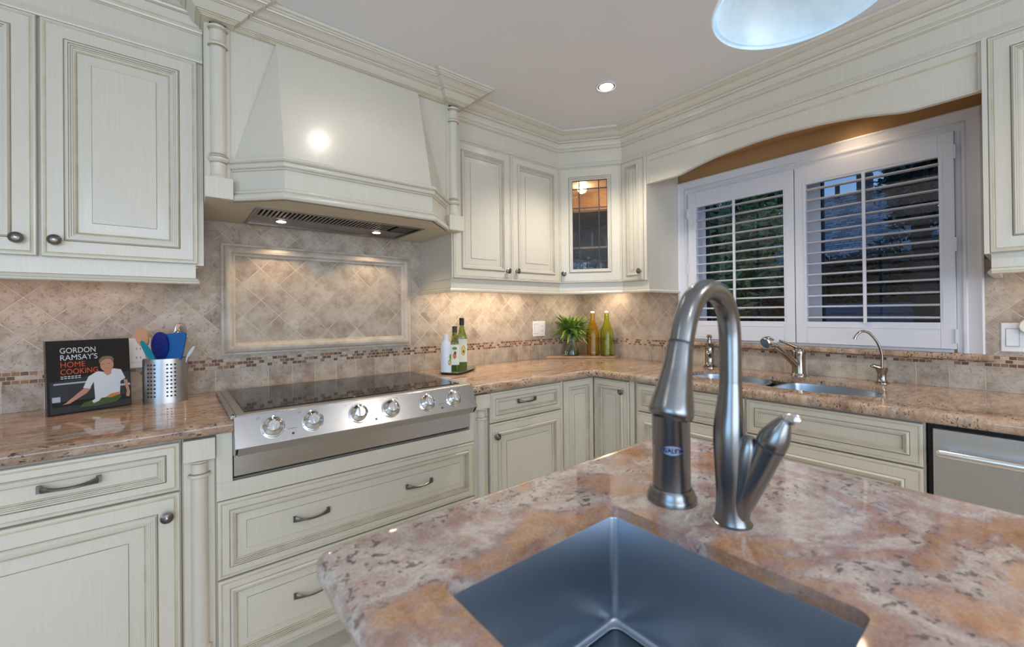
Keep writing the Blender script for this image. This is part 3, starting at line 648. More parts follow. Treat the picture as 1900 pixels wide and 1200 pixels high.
# under-cabinet lighting
area('undercabinet_strip', (1.58, 2.13, 0.165), (0, 0, 0), 0.72, 0.03, 3.8, (1.0, 0.80, 0.57))
area('undercabinet_strip', (2.38, 2.02, 0.165), (0, 0, -PI/4), 0.36, 0.03, 1.8, (1.0, 0.78, 0.55))
area('undercabinet_strip', (-0.45, 2.13, 0.165), (0, 0, 0), 0.8, 0.03, 0.8, (1.0, 0.55, 0.25))
area('undercabinet_strip', (2.42, -0.2, 0.165), (0, 0, PI/2), 0.4, 0.03, 0.9, WARM)
for (xa_, xb_, ya_, yb_, lb) in ((1.24, 1.92, 2.115, 2.145, 'under the double cabinet beside the hood'), (-0.85, -0.05, 2.115, 2.145, 'under the large left upper cabinet')):
    s_ = thing('undercabinet_light', 'slim warm light strip '+lb, 'light', ((xa_+xb_)/2, 2.13, 0.170)); part(MB().box(xa_, xb_, ya_, yb_, 0.1705, 0.1795 if xa_ < 0 else 0.1855), 'housing', 'shutter_white', s_)
lamp('cabinet_interior_lamp', (2.33, 2.05, 0.90), 2.0, WARM, 0.03)

# ------------------------------------------------------------------ base cabinets
ZB0 = -0.3755                    # underside of counter
ZK = -1.155                      # top of toe kick
def base_body(parent, x0, x1, y0=YB+0.0005, y1=YW-0.012):
    part(MB().box(x0, x1, y0, y1, ZK, ZB0-0.001), 'body', CAB, parent, smooth=False)
    part(MB().box(x0, x1, y0+0.07, y1, ZF+0.0005, ZK), 'toe_kick', CAB, parent, smooth=False)
F = FB(YB-0.021)
ZD = -0.5315; ZDT = -0.3835
b1 = thing('base_cabinet', 'cream base cabinet below the cookbook with one wide drawer over a door', 'cabinet', (-0.6, 1.97, ZF))
base_body(b1, -1.3, 0.0185)
door(F, -0.60, 0.0145, ZD+0.003, ZDT, b1, DRAWER, 'drawer', pl=[(-0.217, -0.448)])
door(F, -0.60, 0.0145, -1.14, ZD-0.003, b1, squeeze(DOOR, 1.02), kn=(-0.016, -0.597))
b2 = thing('range_cabinet', 'cream base cabinet under the cooktop with wide drawers flanked by columns', 'cabinet', (0.6, 1.97, ZF))
mb = MB().box(0.020, 1.180, YB+0.0005, YW-0.012, ZK, ZB0-0.16); mb.box(0.020, 0.140, YB+0.0005, YW-0.012, ZB0-0.16, ZB0-0.001); mb.box(1.078, 1.180, YB+0.0005, YW-0.012, ZB0-0.16, ZB0-0.001)
part(mb, 'body', CAB, b2, smooth=False); part(MB().box(0.02, 1.18, YB+0.0705, YW-0.012, ZF+0.0005, ZK), 'toe_kick', CAB, b2, smooth=False)
part(MB().box(0.1065, 1.0925, YB-0.019, YB, -0.592, -0.5365), 'front_panel', CAB, b2, smooth=False)
part(MB().box(0.1065, 0.1495, YB-0.019, YB, -0.536, ZB0-0.001), 'stile', CAB, b2, smooth=False)
part(MB().box(1.0685, 1.0925, YB-0.019, YB, -0.536, ZB0-0.001), 'stile', CAB, b2, smooth=False)
for (z0, z1) in ((-0.845, -0.596), (-1.140, -0.851)):
    zm = -0.7155 if z0 > -0.9 else -0.985
    door(F, 0.1085, 1.0915, z0, z1, b2, DRAWER_BIG, 'drawer', pl=[(0.388, zm), (0.811, zm)])
def base_pil(parent, xa_, xb_):
    yf = YB-0.021; cx_ = (xa_+xb_)/2
    mb = MB().box(xa_+0.002, xb_-0.002, yf+0.012, yf+0.021, -1.15, ZB0-0.006); p = part(mb, 'pilaster', CAB, parent, bevel=0.001)
    part(MB().box(xa_+0.001, xb_-0.001, yf-0.012, yf+0.02, -0.449, ZB0-0.006), 'capital_block', CAB, p, bevel=0.002)
    r = 0.023
    pr = [(r*1.3, -0.450), (r*1.3, -0.453), (r*1.02, -0.457), (r*0.98, -0.459), (r, -0.487), (r*1.0, -0.4885), (r*1.28, -0.491), (r*1.30, -0.499), (r*1.0, -0.5015), (r*0.98, -0.504), (r*0.98, -1.03), (r*1.3, -1.035), (r*1.3, -1.045), (r, -1.05), (r, -1.09)]
    part(MB().lathe(pr, (cx_, yf+0.012, 0), mats=[0, 2, 1, 0, 2, 1, 0, 1, 2, 0, 2, 0, 1, 0]), 'column', CAB, p)
    part(MB().box(xa_+0.001, xb_-0.001, yf-0.012, yf+0.02, -1.15, -1.09), 'plinth_block', CAB, p, bevel=0.002)
base_pil(b2, 0.0215, 0.1045); base_pil(b2, 1.0955, 1.1785)
b3 = thing('base_cabinet', 'cream base cabinet right of the cooktop with short drawer over a knobbed door', 'cabinet', (1.43, 1.97, ZF))
base_body(b3, 1.1815, 1.690)
door(F, 1.186, 1.672, ZD+0.003, ZDT, b3, DRAWER, 'drawer', pl=[(1.4186, -0.4444)])
door(F, 1.186, 1.672, -1.14, ZD-0.003, b3, squeeze(DOOR, 0.85), kn=(1.2181, -0.595))
part(MB().box(1.675, 1.690, YB-0.014, YB, -1.15, ZB0-0.001), 'stile', CAB, b3, bevel=0.002)
b4 = thing('corner_base_cabinet', 'cream L-shaped corner base cabinet with two narrow doors meeting at the inside corner', 'cabinet', (2.2, 1.9, ZF))
mb = MB(); mb.prism([(1.6915, YB+0.0005), (1.6915, YW-0.012), (XW-0.012, YW-0.012), (XW-0.012, 1.3625), (XB+0.0005, 1.3625), (XB+0.0005, YB+0.0005)], ZK, ZB0-0.001); part(mb, 'body', CAB, b4, smooth=False)
part(MB().prism([(1.6915, YB+0.07), (1.6915, YW-0.012), (XW-0.012, YW-0.012), (XW-0.012, 1.3625), (XB+0.07, 1.3625), (XB+0.07, YB+0.07)], ZF+0.0005, ZK), 'toe_kick', CAB, b4, smooth=False)
door(F, 1.6945, 1.9425, -1.14, ZDT, b4, squeeze(DOOR, 0.72))
FRB = FR(XB-0.021)
door(FRB, -1.6385, -1.395, -1.14, ZDT, b4, squeeze(DOOR, 0.72), kn=(-1.4338, -0.4415))
part(MB().box(XB-0.014, XB, 1.3635, 1.392, -1.15, ZB0-0.001), 'stile', CAB, b4, bevel=0.002)
b5 = thing('sink_base_cabinet', 'cream base cabinet under the double sink with two long false drawer fronts', 'cabinet', (2.27, 0.79, ZF))
mb = MB()
for a in ((XB+0.0005, XB+0.02, 0.2255, 1.3615, ZK, ZB0-0.001), (XB+0.02, XW-0.012, 0.2255, 0.245, ZK, ZB0-0.001), (XB+0.02, XW-0.012, 1.342, 1.3615, ZK, ZB0-0.001), (XB+0.02, XW-0.012, 0.245, 1.342, ZK, ZK+0.02), (XW-0.03, XW-0.012, 0.245, 1.342, ZK+0.02, ZB0-0.001)): mb.box(*a)
part(mb, 'body', CAB, b5, smooth=False)
part(MB().box(XB+0.07, XW-0.012, 0.2255, 1.3615, ZF+0.0005, ZK), 'toe_kick', CAB, b5, smooth=False)
part(MB().box(XB-0.014, XB, 0.7865, 0.7905, -1.15, ZB0-0.001), 'centre_strip', CAB, b5)
for (a, b) in ((-1.342, -0.793), (-0.784, -0.2305)):
    door(FRB, a, b, ZD+0.003, ZDT, b5, DRAWER, 'false_drawer_front')
    door(FRB, a, b, -1.14, ZD-0.003, b5, squeeze(DOOR, 0.9))
# dishwasher
dw = thing('dishwasher', 'stainless steel dishwasher with a thick bar handle at the right edge', 'dishwasher', (2.25, -0.09, ZF))
part(MB().box(XB+0.012, XW-0.012, -0.395, 0.222, ZF+0.01, ZB0-0.002), 'tub', 'black_rubber', dw, smooth=False)
part(MB().box(XB-0.020, XB+0.0115, -0.392, 0.2065, -1.14, -0.3915), 'door', 'dishwasher_steel', dw, bevel=0.003)
mb = MB().tube([(XB-0.052, 0.1915, -0.462), (XB-0.055, 0.186, -0.462), (XB-0.055, -0.36, -0.462), (XB-0.052, -0.367, -0.462)], [0.010, 0.0145, 0.0145, 0.010], 16)
h_ = part(mb, 'handle', 'handle_steel', dw)
for y in (0.165, -0.34): part(MB().tube([(XB-0.048, y, -0.462), (XB-0.0195, y, -0.462)], 0.008, 12), 'handle_post', 'handle_steel', h_)
b6 = thing('base_cabinet', 'cream base cabinet past the dishwasher, outside the right edge', 'cabinet', (2.27, -0.5, ZF))
part(MB().box(XB-0.02, XW-0.012, -0.60, -0.397, ZF+0.0005, ZB0-0.001), 'body', CAB, b6, smooth=False)

# ------------------------------------------------------------------ counters
def offset_poly(poly, dist):
    n = len(poly); P = [Vector(p) for p in poly]; out = []
    for i in range(n):
        e0 = (P[i]-P[i-1]).normalized(); e1 = (P[(i+1) % n]-P[i]).normalized()
        n0 = Vector((-e0.y, e0.x)); n1 = Vector((-e1.y, e1.x)); d0 = dist[i-1]; d1 = dist[i]     # inward for CCW
        det = n0.x*n1.y-n0.y*n1.x
        if abs(det) < 1e-6: out.append(P[i]+n0*d0); continue
        a = P[i].dot(n0)+d0; b = P[i].dot(n1)+d1
        out.append(Vector(((a*n1.y-b*n0.y)/det, (n0.x*b-n1.x*a)/det)))
    return [(p.x, p.y) for p in out]
def scale_poly(poly, k):
    xs = [p[0] for p in poly]; ys = [p[1] for p in poly]; mx_, my_ = (min(xs)+max(xs))/2, (min(ys)+max(ys))/2
    return [(mx_+(x-mx_)*k, my_+(y-my_)*k) for x, y in poly]
def slab(outer, flags, holes, z1, th, mat, name, nose=0.016):
    mb = MB(); prof = []
    for k in range(9):
        a = PI/2*k/8; prof.append((nose*(1-math.sin(a)), z1-nose*(1-math.cos(a))))
    for k in range(1, 9):
        a = PI/2*k/8; prof.append((nose*(1-math.cos(a)), z1-th+nose*(1-math.sin(a))))
    rings = [[(x, y, z) for x, y in offset_poly(outer, [ins*f for f in flags])] for ins, z in prof]
    mb.loft(rings, 0, True, False, False)
    o0 = offset_poly(outer, [prof[0][0]*f for f in flags]); o1 = offset_poly(outer, [prof[-1][0]*f for f in flags])
    big = [scale_poly(h, 1.15) for h in holes]
    flat_hole(mb, o0, holes, z1); flat_hole(mb, o1, big, z1-th)
    for h, g_ in zip(holes, big): mb.loft([[(x, y, z1) for x, y in h], [(x, y, z1-0.020) for x, y in h], [(x, y, z1-0.0203) for x, y in g_], [(x, y, z1-th) for x, y in g_]], 0, True, False, False)
    bm_o = mb.build(name, [mat], ang=50)
    me = bm_o.data; bm = bmesh.new(); bm.from_mesh(me); bmesh.ops.remove_doubles(bm, verts=bm.verts, dist=1e-5); bmesh.ops.recalc_face_normals(bm, faces=bm.faces); bm.to_mesh(me); bm.free()
    me.polygons.foreach_set('use_smooth', [True]*len(me.polygons)); me.set_sharp_from_angle(angle=math.radians(40))
    return bm_o
def rrect(x0, x1, y0, y1, r, n=6):
    pts = []
    for cx_, cy_, a0 in ((x1-r, y1-r, 0), (x0+r, y1-r, 90), (x0+r, y0+r, 180), (x1-r, y0+r, 270)):
        for k in range(n+1):
            a = math.radians(a0+90*k/n); pts.append((cx_+r*math.cos(a), cy_+r*math.sin(a)))
    return pts
YC, XC = 1.618, 1.920
cx0, cx1, cyb = 0.157, 1.061, 2.215        # cooktop notch
outer = [(-1.3, YC), (cx0, YC), (cx0, cyb), (cx1, cyb), (cx1, YC), (XC-0.03, YC), (XC-0.012, YC-0.005), (XC-0.003, YC-0.014), (XC, YC-0.03), (XC, -0.6), (XW-0.0105, -0.6), (XW-0.0105, YW-0.0105), (-1.3, YW-0.0105)]
flags = [1, 0, 0, 0, 1, 1, 1, 1, 1, 0, 0, 0, 0]
# kidney shaped opening of the two undermount bowls (CCW)
def smooth_poly(pts, it=3):
    for _ in range(it):
        q = []
        for i in range(len(pts)):
            a = pts[i]; b = pts[(i+1) % len(pts)]
            q += [(a[0]*0.75+b[0]*0.25, a[1]*0.75+b[1]*0.25), (a[0]*0.25+b[0]*0.75, a[1]*0.25+b[1]*0.75)]
        pts = q
    return pts
hole_raw = [(2.105, 1.190), (2.105, 0.80), (2.060, 0.76), (2.045, 0.66), (2.045, 0.50), (2.085, 0.385), (2.20, 0.365), (2.36, 0.40), (2.40, 0.52), (2.395, 0.70), (2.345, 0.765), (2.375, 0.82), (2.42, 0.92), (2.42, 1.09), (2.35, 1.175), (2.20, 1.20)]
hole = smooth_poly(hole_raw)
ct = slab(outer, flags, [hole], ZC, 0.040, 'counter_granite', 'granite_countertop')
tag(ct, 'long L-shaped brown granite worktop running along both walls', 'countertop')

# double sink
sk = thing('double_sink', 'stainless steel two-bowl undermount sink in the granite below the window', 'sink', (2.23, 0.78, ZC-0.22))
def bowl(parent, poly, z1, depth, mat, inset=0.02, rim=0.012):
    n = len(poly); cxm = sum(p[0] for p in poly)/n; cym = sum(p[1] for p in poly)/n
    def sc(k): return [(cxm+(x-cxm)*k, cym+(y-cym)*k) for x, y in poly]
    sizes = [(1.06, 0), (1.0, 0), (0.99, -0.01), (0.97, -depth*0.85), (0.93, -depth*0.96), (0.86, -depth)]
    rings = [[(x, y, z1+dz) for x, y in sc(k)] for k, dz in sizes]
    mb = MB().loft(rings, 0, True, False, True)
    o = part(mb, 'bowl', mat, parent, recalc=True, ang=50)
    m_ = o.modifiers.new('thickness', 'SOLIDIFY'); m_.thickness = 0.002; m_.offset = 0
    part(MB().lathe([(0.042, 0.0), (0.040, 0.003), (0.030, 0.002), (0.026, -0.002), (0.001, -0.002)], (cxm, cym, z1-depth+0.001), cap1=False, cap0=False), 'drain', 'chrome', o)
    return o
bowl(sk, smooth_poly([(2.10, 1.20), (2.10, 0.81), (2.33, 0.81), (2.42, 0.90), (2.425, 1.10), (2.36, 1.19)]), ZC-0.0215, 0.19, 'sink_steel')
bowl(sk, smooth_poly([(2.04, 0.75), (2.035, 0.40), (2.10, 0.36), (2.36, 0.385), (2.41, 0.50), (2.40, 0.70), (2.35, 0.755)]), ZC-0.0215, 0.19, 'sink_steel')

# ------------------------------------------------------------------ cooktop
ck = thing('cooktop', 'stainless steel cooktop with black glass and six front knobs', 'cooktop', (0.609, 1.9, ZC-0.02))
zt = ZC+0.013
pf = (1.622, zt); pb = (1.578, -0.4200); pl_ = (1.602, -0.449)
side = [(cyb-0.006, ZC+0.002), (cyb-0.004, zt-0.002), (cyb-0.008, zt), pf, pb, pl_, (1.636, -0.452), (1.636, -0.476), (cyb-0.03, -0.476), (cyb-0.03, ZC-0.03), (cyb-0.006, ZC-0.03)]
X0_, X1_ = cx0-0.002, cx1+0.002
gx0, gx1, gy0, gy1 = 0.186, 1.032, 1.668, 2.190
mb = MB(); mb.loft([[(X0_+0.004, y, z) for y, z in side], [(X1_-0.004, y, z) for y, z in side]], 0)
for a in ((X0_-0.012, X0_+0.0035, pf[0]+0.006, cyb+0.004, ZC+0.0008, zt), (X1_-0.0035, X1_+0.012, pf[0]+0.006, cyb+0.004, ZC+0.0008, zt), (X0_+0.0035, X1_-0.0035, cyb-0.012, cyb+0.004, ZC+0.0008, zt)): mb.box(*a)
part(mb, 'body', 'brushed_steel', ck, smooth=False, bevel=0.0015)
part(MB().box(gx0, gx1, gy0, gy1, zt+0.0002, zt+0.0035), 'glass_top', 'black_glass', ck, bevel=0.001)
plain('burner_print', (0.09, 0.09, 0.09), 0.4)
for (a, b, r) in ((0.33, 1.80, 0.085), (0.36, 2.06, 0.105), (0.61, 1.93, 0.12), (0.86, 2.06, 0.085), (0.89, 1.80, 0.105)):
    mb = MB()
    for k in range(48):
        a0, a1 = 2*PI*k/48, 2*PI*(k+1)/48
        if k % 2 == 0: continue
        mb.add([(a+r*math.cos(a0), b+r*math.sin(a0), zt+0.0038), (a+r*math.cos(a1), b+r*math.sin(a1), zt+0.0038), (a+(r+.002)*math.cos(a1), b+(r+.002)*math.sin(a1), zt+0.0038), (a+(r+.002)*math.cos(a0), b+(r+.002)*math.sin(a0), zt+0.0038)], [(0, 1, 2, 3)])
    part(mb, 'burner_marking', 'burner_print', ck, smooth=False)
# sloping control panel
nrm = Vector((0, pb[1]-pf[1], -(pb[0]-pf[0]))).normalized()
if nrm.y > 0: nrm = -nrm
tdir = Vector((0, pb[0]-pf[0], pb[1]-pf[1])).normalized()
def cp(x, s_, h): return Vector((x, pf[0], pf[1])) + tdir*s_ + nrm*h
PLN = math.hypot(pb[0]-pf[0], pb[1]-pf[1])
mb = MB(); A = [cp(X0_-0.004, 0.004, 0.001), cp(X1_+0.006, 0.004, 0.001), cp(X1_+0.006, PLN, 0.001), cp(X0_-0.004, PLN, 0.001)]; B = [p-nrm*0.012 for p in A]
mb.loft([B, A], 0); cpn = part(mb, 'control_panel', 'panel_steel', ck, bevel=0.0012)
mb = MB(); 
for xe in (X0_-0.004, X1_+0.003): mb.loft([[(xe, y, z) for y, z in (pf, (1.66, zt), (1.66, -0.452), pl_, pb)], [(xe+0.003, y, z) for y, z in (pf, (1.66, zt), (1.66, -0.452), pl_, pb)]], 0)
part(mb, 'end_cap', 'brushed_steel', ck, smooth=False)
part(MB().box(cx0-0.0045, cx1+0.002, YB-0.029, YB-0.0205, -0.519, -0.453), 'apron', 'brushed_steel', ck)
for i, x in enumerate((0.2588, 0.3829, 0.5437, 0.6710, 0.8293, 0.9576)):
    c = cp(x, PLN*0.5, 0.001)
    kb = part(MB().lathe([(0.0365, 0.0), (0.0365, 0.004), (0.034, 0.005), (0.0335, 0.004)], c, nrm, 32, cap1=True), 'knob_bezel', ['chrome'], ck)
    mb = MB().lathe([(0.0315, 0.0042), (0.0315, 0.010), (0.029, 0.014), (0.0205, 0.019), (0.0195, 0.021), (0.0185, 0.026), (0.016, 0.028)], c, nrm, 32)
    part(mb, 'control_knob', ['chrome'], kb)
    mb = MB(); ux = Vector((1, 0, 0)); up_ = -tdir
    for sx_, sz_, h0, h1 in ((0.0062, 0.019, 0.0265, 0.037),):
        R0 = [c+nrm*h0+ux*a*sx_+up_*b*sz_ for a, b in ((-1, -1), (1, -1), (1, 1), (-1, 1))]; R1 = [c+nrm*h1+ux*a*sx_*0.85+up_*b*sz_*0.95 for a, b in ((-1, -1), (1, -1), (1, 1), (-1, 1))]
        mb.loft([R0, R1], 0)
    part(mb, 'knob_grip', ['chrome'], kb, bevel=0.0015)
    mb = MB()
    for k in range(11):
        a = math.radians(-140+28*k); cc = c+nrm*0.0115+(ux*math.sin(a)+up_*math.cos(a))*0.0285
        mb.lathe([(0.0011, 0.0), (0.0011, 0.003)], cc, nrm, 6)
    part(mb, 'knob_marks', ['print_dark'], kb)
    mb = MB(); q = cp(x-0.040 if i != 5 else x-0.002, 0.018 if i != 5 else 0.012, 0.0012)
    if i in (4,): q = cp(x+0.030, 0.014, 0.0012)
    if i in (5,): q = cp(x+0.034, 0.016, 0.0012)
    if i in (3,): q = cp(x+0.030, 0.016, 0.0012)
    for k in range(16):
        a0, a1 = 2*PI*k/16, 2*PI*(k+0.8)/16
        if 3 < k < 6: continue
        mb.add([q+(ux*math.cos(a)+up_*math.sin(a)*0.8)*r_ for a, r_ in ((a0, 0.0066), (a1, 0.0066), (a1, 0.0058), (a0, 0.0058))], [(0, 1, 2, 3)])
    mb.lathe([(0.0017, 0), (0.0015, 0.0002)], q, nrm, 8)
    part(mb, 'burner_icon', ['print_dark'], cpn, smooth=False)
for x in (0.318, 0.607, 0.895):
    part(MB().lathe([(0.0042, 0.0), (0.0042, 0.0012), (0.003, 0.0018)], cp(x, PLN*0.80, 0.001), nrm, 12), 'indicator_light', 'print_dark', cpn)
    mb = MB()
    for k in range(7): mb.add([cp(x-0.013+k*0.004, PLN*0.63, 0.0014), cp(x-0.0105+k*0.004, PLN*0.63, 0.0014), cp(x-0.0105+k*0.004, PLN*0.648, 0.0014), cp(x-0.013+k*0.004, PLN*0.648, 0.0014)], [(0, 1, 2, 3)])
    part(mb, 'indicator_caption', ['print_dark'], cpn, smooth=False)

# ------------------------------------------------------------------ island
ix0, ix1, iy0, iy1 = 0.152, 1.083, -0.62, 0.650
isl = [(ix0+0.03, iy1), (ix0+0.012, iy1-0.004), (ix0+0.004, iy1-0.012), (ix0, iy1-0.03), (ix0, iy0), (ix1, iy0), (ix1, iy1-0.02), (ix1-0.02, iy1)]
ih = rrect(0.257, 0.597, 0.112, 0.463, 0.016)
it_ = slab(isl, [1]*8, [ih], ZC, 0.040, 'island_granite', 'island_countertop', nose=0.019)
tag(it_, 'pink and brown granite island top in the foreground with a square sink cut-out', 'countertop')
ib = thing('kitchen_island', 'cream kitchen island base hidden beneath the foreground granite', 'kitchen island', (0.62, 0, ZF))
mb = MB()
for a in ((0.205, 0.22, -0.57, 0.60), (1.03, 1.045, -0.57, 0.60), (0.22, 1.03, 0.585, 0.60), (0.22, 1.03, -0.57, -0.555)): mb.box(a[0], a[1], a[2], a[3], ZF+0.0005, ZB0-0.001)
part(mb, 'body', CAB, ib, smooth=False)
# prep sink
ps = thing('prep_sink', 'square stainless steel prep sink set into the foreground island', 'sink', (0.427, 0.288, ZC-0.23))
def rr(k, r): return rrect(0.257-k, 0.597+k, 0.112-k, 0.463+k, r, 5)
z1 = ZC-0.0208
rings = [[(x, y, z1) for x, y in rr(0.022, 0.03)], [(x, y, z1) for x, y in rr(0.004, 0.017)], [(x, y, z1-0.003) for x, y in rr(0.003, 0.016)]]
for k in range(0, 7):
    a = PI/2*k/6; rings.append([(x, y, z1-0.171-0.012*math.sin(a)) for x, y in rr(0.003-0.012*(1-math.cos(a)), 0.016)])
mb = MB().loft(rings, 0, True, False, False)
nb = len(rings[-1]); last = rings[-1]
cxs, cys = 0.427, 0.288
drn = [(cxs+0.045*math.cos(2*PI*k/nb+PI/4*0+0.13), cys+0.045*math.sin(2*PI*k/nb+0.13), z1-0.189) for k in range(nb)]
mb.loft([last, drn], 0, True, False, False)
o = part(mb, 'basin', 'sink_steel', ps, ang=60); md = o.modifiers.new('thickness', 'SOLIDIFY'); md.thickness = 0.0015; md.offset = 1
part(MB().lathe([(0.046, 0.0), (0.044, 0.001), (0.034, -0.003), (0.03, -0.008), (0.001, -0.008)], (cxs, cys, z1-0.189), cap0=False, cap1=False), 'drain', 'chrome', ps)

# pull-down faucet on the island
fc = thing('kitchen_faucet', 'tall brushed nickel pull-down faucet rising beside the island sink', 'faucet', (0.692, 0.304, ZC))
def cat(pts, n=8):
    out = []; P = [Vector(p) for p in pts]
    for i in range(len(P)-1):
        p0 = P[max(i-1, 0)]; p1 = P[i]; p2 = P[i+1]; p3 = P[min(i+2, len(P)-1)]
        for k in range(n):
            t_ = k/n; out.append(0.5*((2*p1)+(-p0+p2)*t_+(2*p0-5*p1+4*p2-p3)*t_*t_+(-p0+3*p1-3*p2+p3)*t_**3))
    out.append(P[-1]); return out
def cat1(v, n=8): return [q.x for q in cat([(a, 0, 0) for a in v], n)]
fy = 0.302
bpts = [(0.690, fy, ZC), (0.688, fy, -0.318), (0.685, fy, -0.290), (0.682, fy, -0.240), (0.683, fy, -0.190), (0.688, fy, -0.140), (0.6905, fy, -0.115)]
part(MB().tube(cat(bpts), cat1([0.0285, 0.0235, 0.0205, 0.0215, 0.0228, 0.0185, 0.0165]), 28), 'body', 'faucet_nickel', fc)
part(MB().lathe([(0.0295, 0.0), (0.0295, 0.002), (0.027, 0.003)], (0.690, fy, ZC)), 'base_ring', 'faucet_nickel', fc)
arcp = [(0.6905, fy, -0.115), (0.6915, fy, -0.070), (0.690, fy, -0.030), (0.680, fy, 0.002), (0.654, fy, 0.026), (0.616, fy, 0.0315), (0.580, fy, 0.018), (0.556, fy, -0.010), (0.542, fy, -0.044)]
part(MB().tube(cat(arcp), 0.0162, 24), 'spout', 'faucet_nickel', fc)
wp = [(0.542, fy, -0.044), (0.539, fy, -0.052), (0.531, fy, -0.080), (0.522, fy, -0.108), (0.515, fy, -0.132), (0.5125, fy, -0.140)]
w_ = part(MB().tube(cat(wp), cat1([0.0166, 0.0172, 0.0200, 0.0245, 0.0285, 0.0255]), 28), 'spray_head', 'faucet_nickel', fc)
part(MB().tube([(0.5128, fy, -0.139), (0.5118, fy, -0.1425)], 0.0215, 20), 'spray_face', 'black_rubber', w_)
part(MB().tube([(0.5427, fy, -0.0425), (0.5415, fy, -0.0455)], 0.0171, 24), 'joint_ring', 'print_dark', w_)
# side branch carrying the lever handle
hp = [(0.689, 0.296, -0.322), (0.691, 0.285, -0.295), (0.693, 0.268, -0.255), (0.694, 0.255, -0.223), (0.694, 0.247, -0.203)]
part(MB().tube(cat(hp), cat1([0.014, 0.0175, 0.0185, 0.0195, 0.0205]), 24), 'handle_branch', 'faucet_nickel', fc)
part(MB().tube(cat([(0.690, 0.296, -0.322), (0.688, 0.288, -0.280), (0.688, 0.279, -0.225), (0.689, 0.275, -0.200), (0.6895, 0.274, -0.192)]), cat1([0.020, 0.0175, 0.0165, 0.0125, 0.004]), 20), 'branch_web', 'faucet_nickel', fc)
hl = [(0.694, 0.2462, -0.2015), (0.694, 0.2420, -0.191), (0.694, 0.2360, -0.178), (0.694, 0.2290, -0.1645), (0.694, 0.2255, -0.1595)]
lv = part(MB().tube(cat(hl), cat1([0.0205, 0.0208, 0.0175, 0.011, 0.0085]), 24), 'lever', 'faucet_nickel', fc)
part(MB().tube([(0.694, 0.2472, -0.2033), (0.694, 0.2462, -0.2012)], 0.0209, 24), 'lever_ring', 'print_dark', lv)
part(MB().tube(cat([(0.694, 0.2270, -0.1600), (0.694, 0.2200, -0.1565), (0.694, 0.2120, -0.1575), (0.694, 0.2070, -0.1590)]), cat1([0.006, 0.0078, 0.0092, 0.0045]), 18), 'lever_tip', 'handle_steel', lv)

# cylinder beside the faucet
dp = thing('counter_cylinder', 'brushed steel cylinder with flared base and blue oval sticker behind the faucet', 'dispenser', (0.6925, 0.407, ZC))
pc = (0.6925, 0.407, ZC)
part(MB().lathe([(0.0425, 0.0), (0.0425, 0.004), (0.0415, 0.010), (0.0385, 0.014), (0.0385, 0.017), (0.0345, 0.024)], pc, mats=[0, 0, 0, 0, 0]), 'base', 'faucet_nickel', dp)
part(MB().lathe([(0.0322, 0.024), (0.0322, 0.150), (0.0335, 0.152), (0.0338, 0.156), (0.031, 0.158), (0.0285, 0.1575), (0.028, 0.148)], pc, seg=40), 'barrel', 'faucet_nickel', dp)
# sticker wrapped on the barrel
def wrap(ang, z, r=0.0326): return Vector((pc[0]+r*math.cos(ang), pc[1]+r*math.sin(ang), ZC+z))
a0 = math.atan2(-pc[1], -pc[0]) + 0.05
def oval(rx, rz, m, r_, rin=None, N=36):
    mb = MB(); c_ = wrap(a0, 0.096, r_)
    for k in range(N):
        p, q = 2*PI*k/N, 2*PI*(k+1)/N
        P1 = wrap(a0+rx*math.cos(p), 0.096+rz*math.sin(p), r_); P2 = wrap(a0+rx*math.cos(q), 0.096+rz*math.sin(q), r_)
        if rin:
            P3 = wrap(a0+rx*rin*math.cos(q), 0.096+rz*rin*math.sin(q), r_); P4 = wrap(a0+rx*rin*math.cos(p), 0.096+rz*rin*math.sin(p), r_); mb.add([P1, P2, P3, P4], [(0, 1, 2, 3)])
        else:
            for s1, s2 in ((0, .5), (.5, 1)):
                mb.add([wrap(a0+rx*s*math.cos(e), 0.096+rz*s*math.sin(e), r_) for s, e in ((s1, p), (s2, p), (s2, q), (s1, q))], [(0, 1, 2, 3)])
    return mb
st = part(oval(0.60, 0.0092, 0, 0.0324), 'sticker', 'sticker_silver', dp); part(oval(0.60, 0.0092, 0, 0.0326, 0.88), 'sticker_border', 'sticker_blue', st)
def text_mesh(txt, size, font_bold=0.0, sx=1.0, align='LEFT'):
    cu_ = bpy.data.curves.new('t', 'FONT'); cu_.body = txt; cu_.size = size; cu_.offset = font_bold; cu_.align_x = align
    o = bpy.data.objects.new('t', cu_); COL.objects.link(o); dg = bpy.context.evaluated_depsgraph_get(); me = bpy.data.meshes.new_from_object(o.evaluated_get(dg))
    vs = [Vector((v.co.x*sx, v.co.y, 0)) for v in me.vertices]; fs = [list(p.vertices) for p in me.polygons]
    bpy.data.objects.remove(o); bpy.data.curves.remove(cu_); bpy.data.meshes.remove(me)
    return vs, fs
vs, fs = text_mesh('GALEY', 0.0105, 0.0003, 1.0, 'CENTER')
mb = MB().add([wrap(a0+v.x/0.0326, 0.0925+v.y, 0.0328) for v in vs], fs); part(mb, 'sticker_text', 'sticker_blue', st, smooth=False, recalc=False)

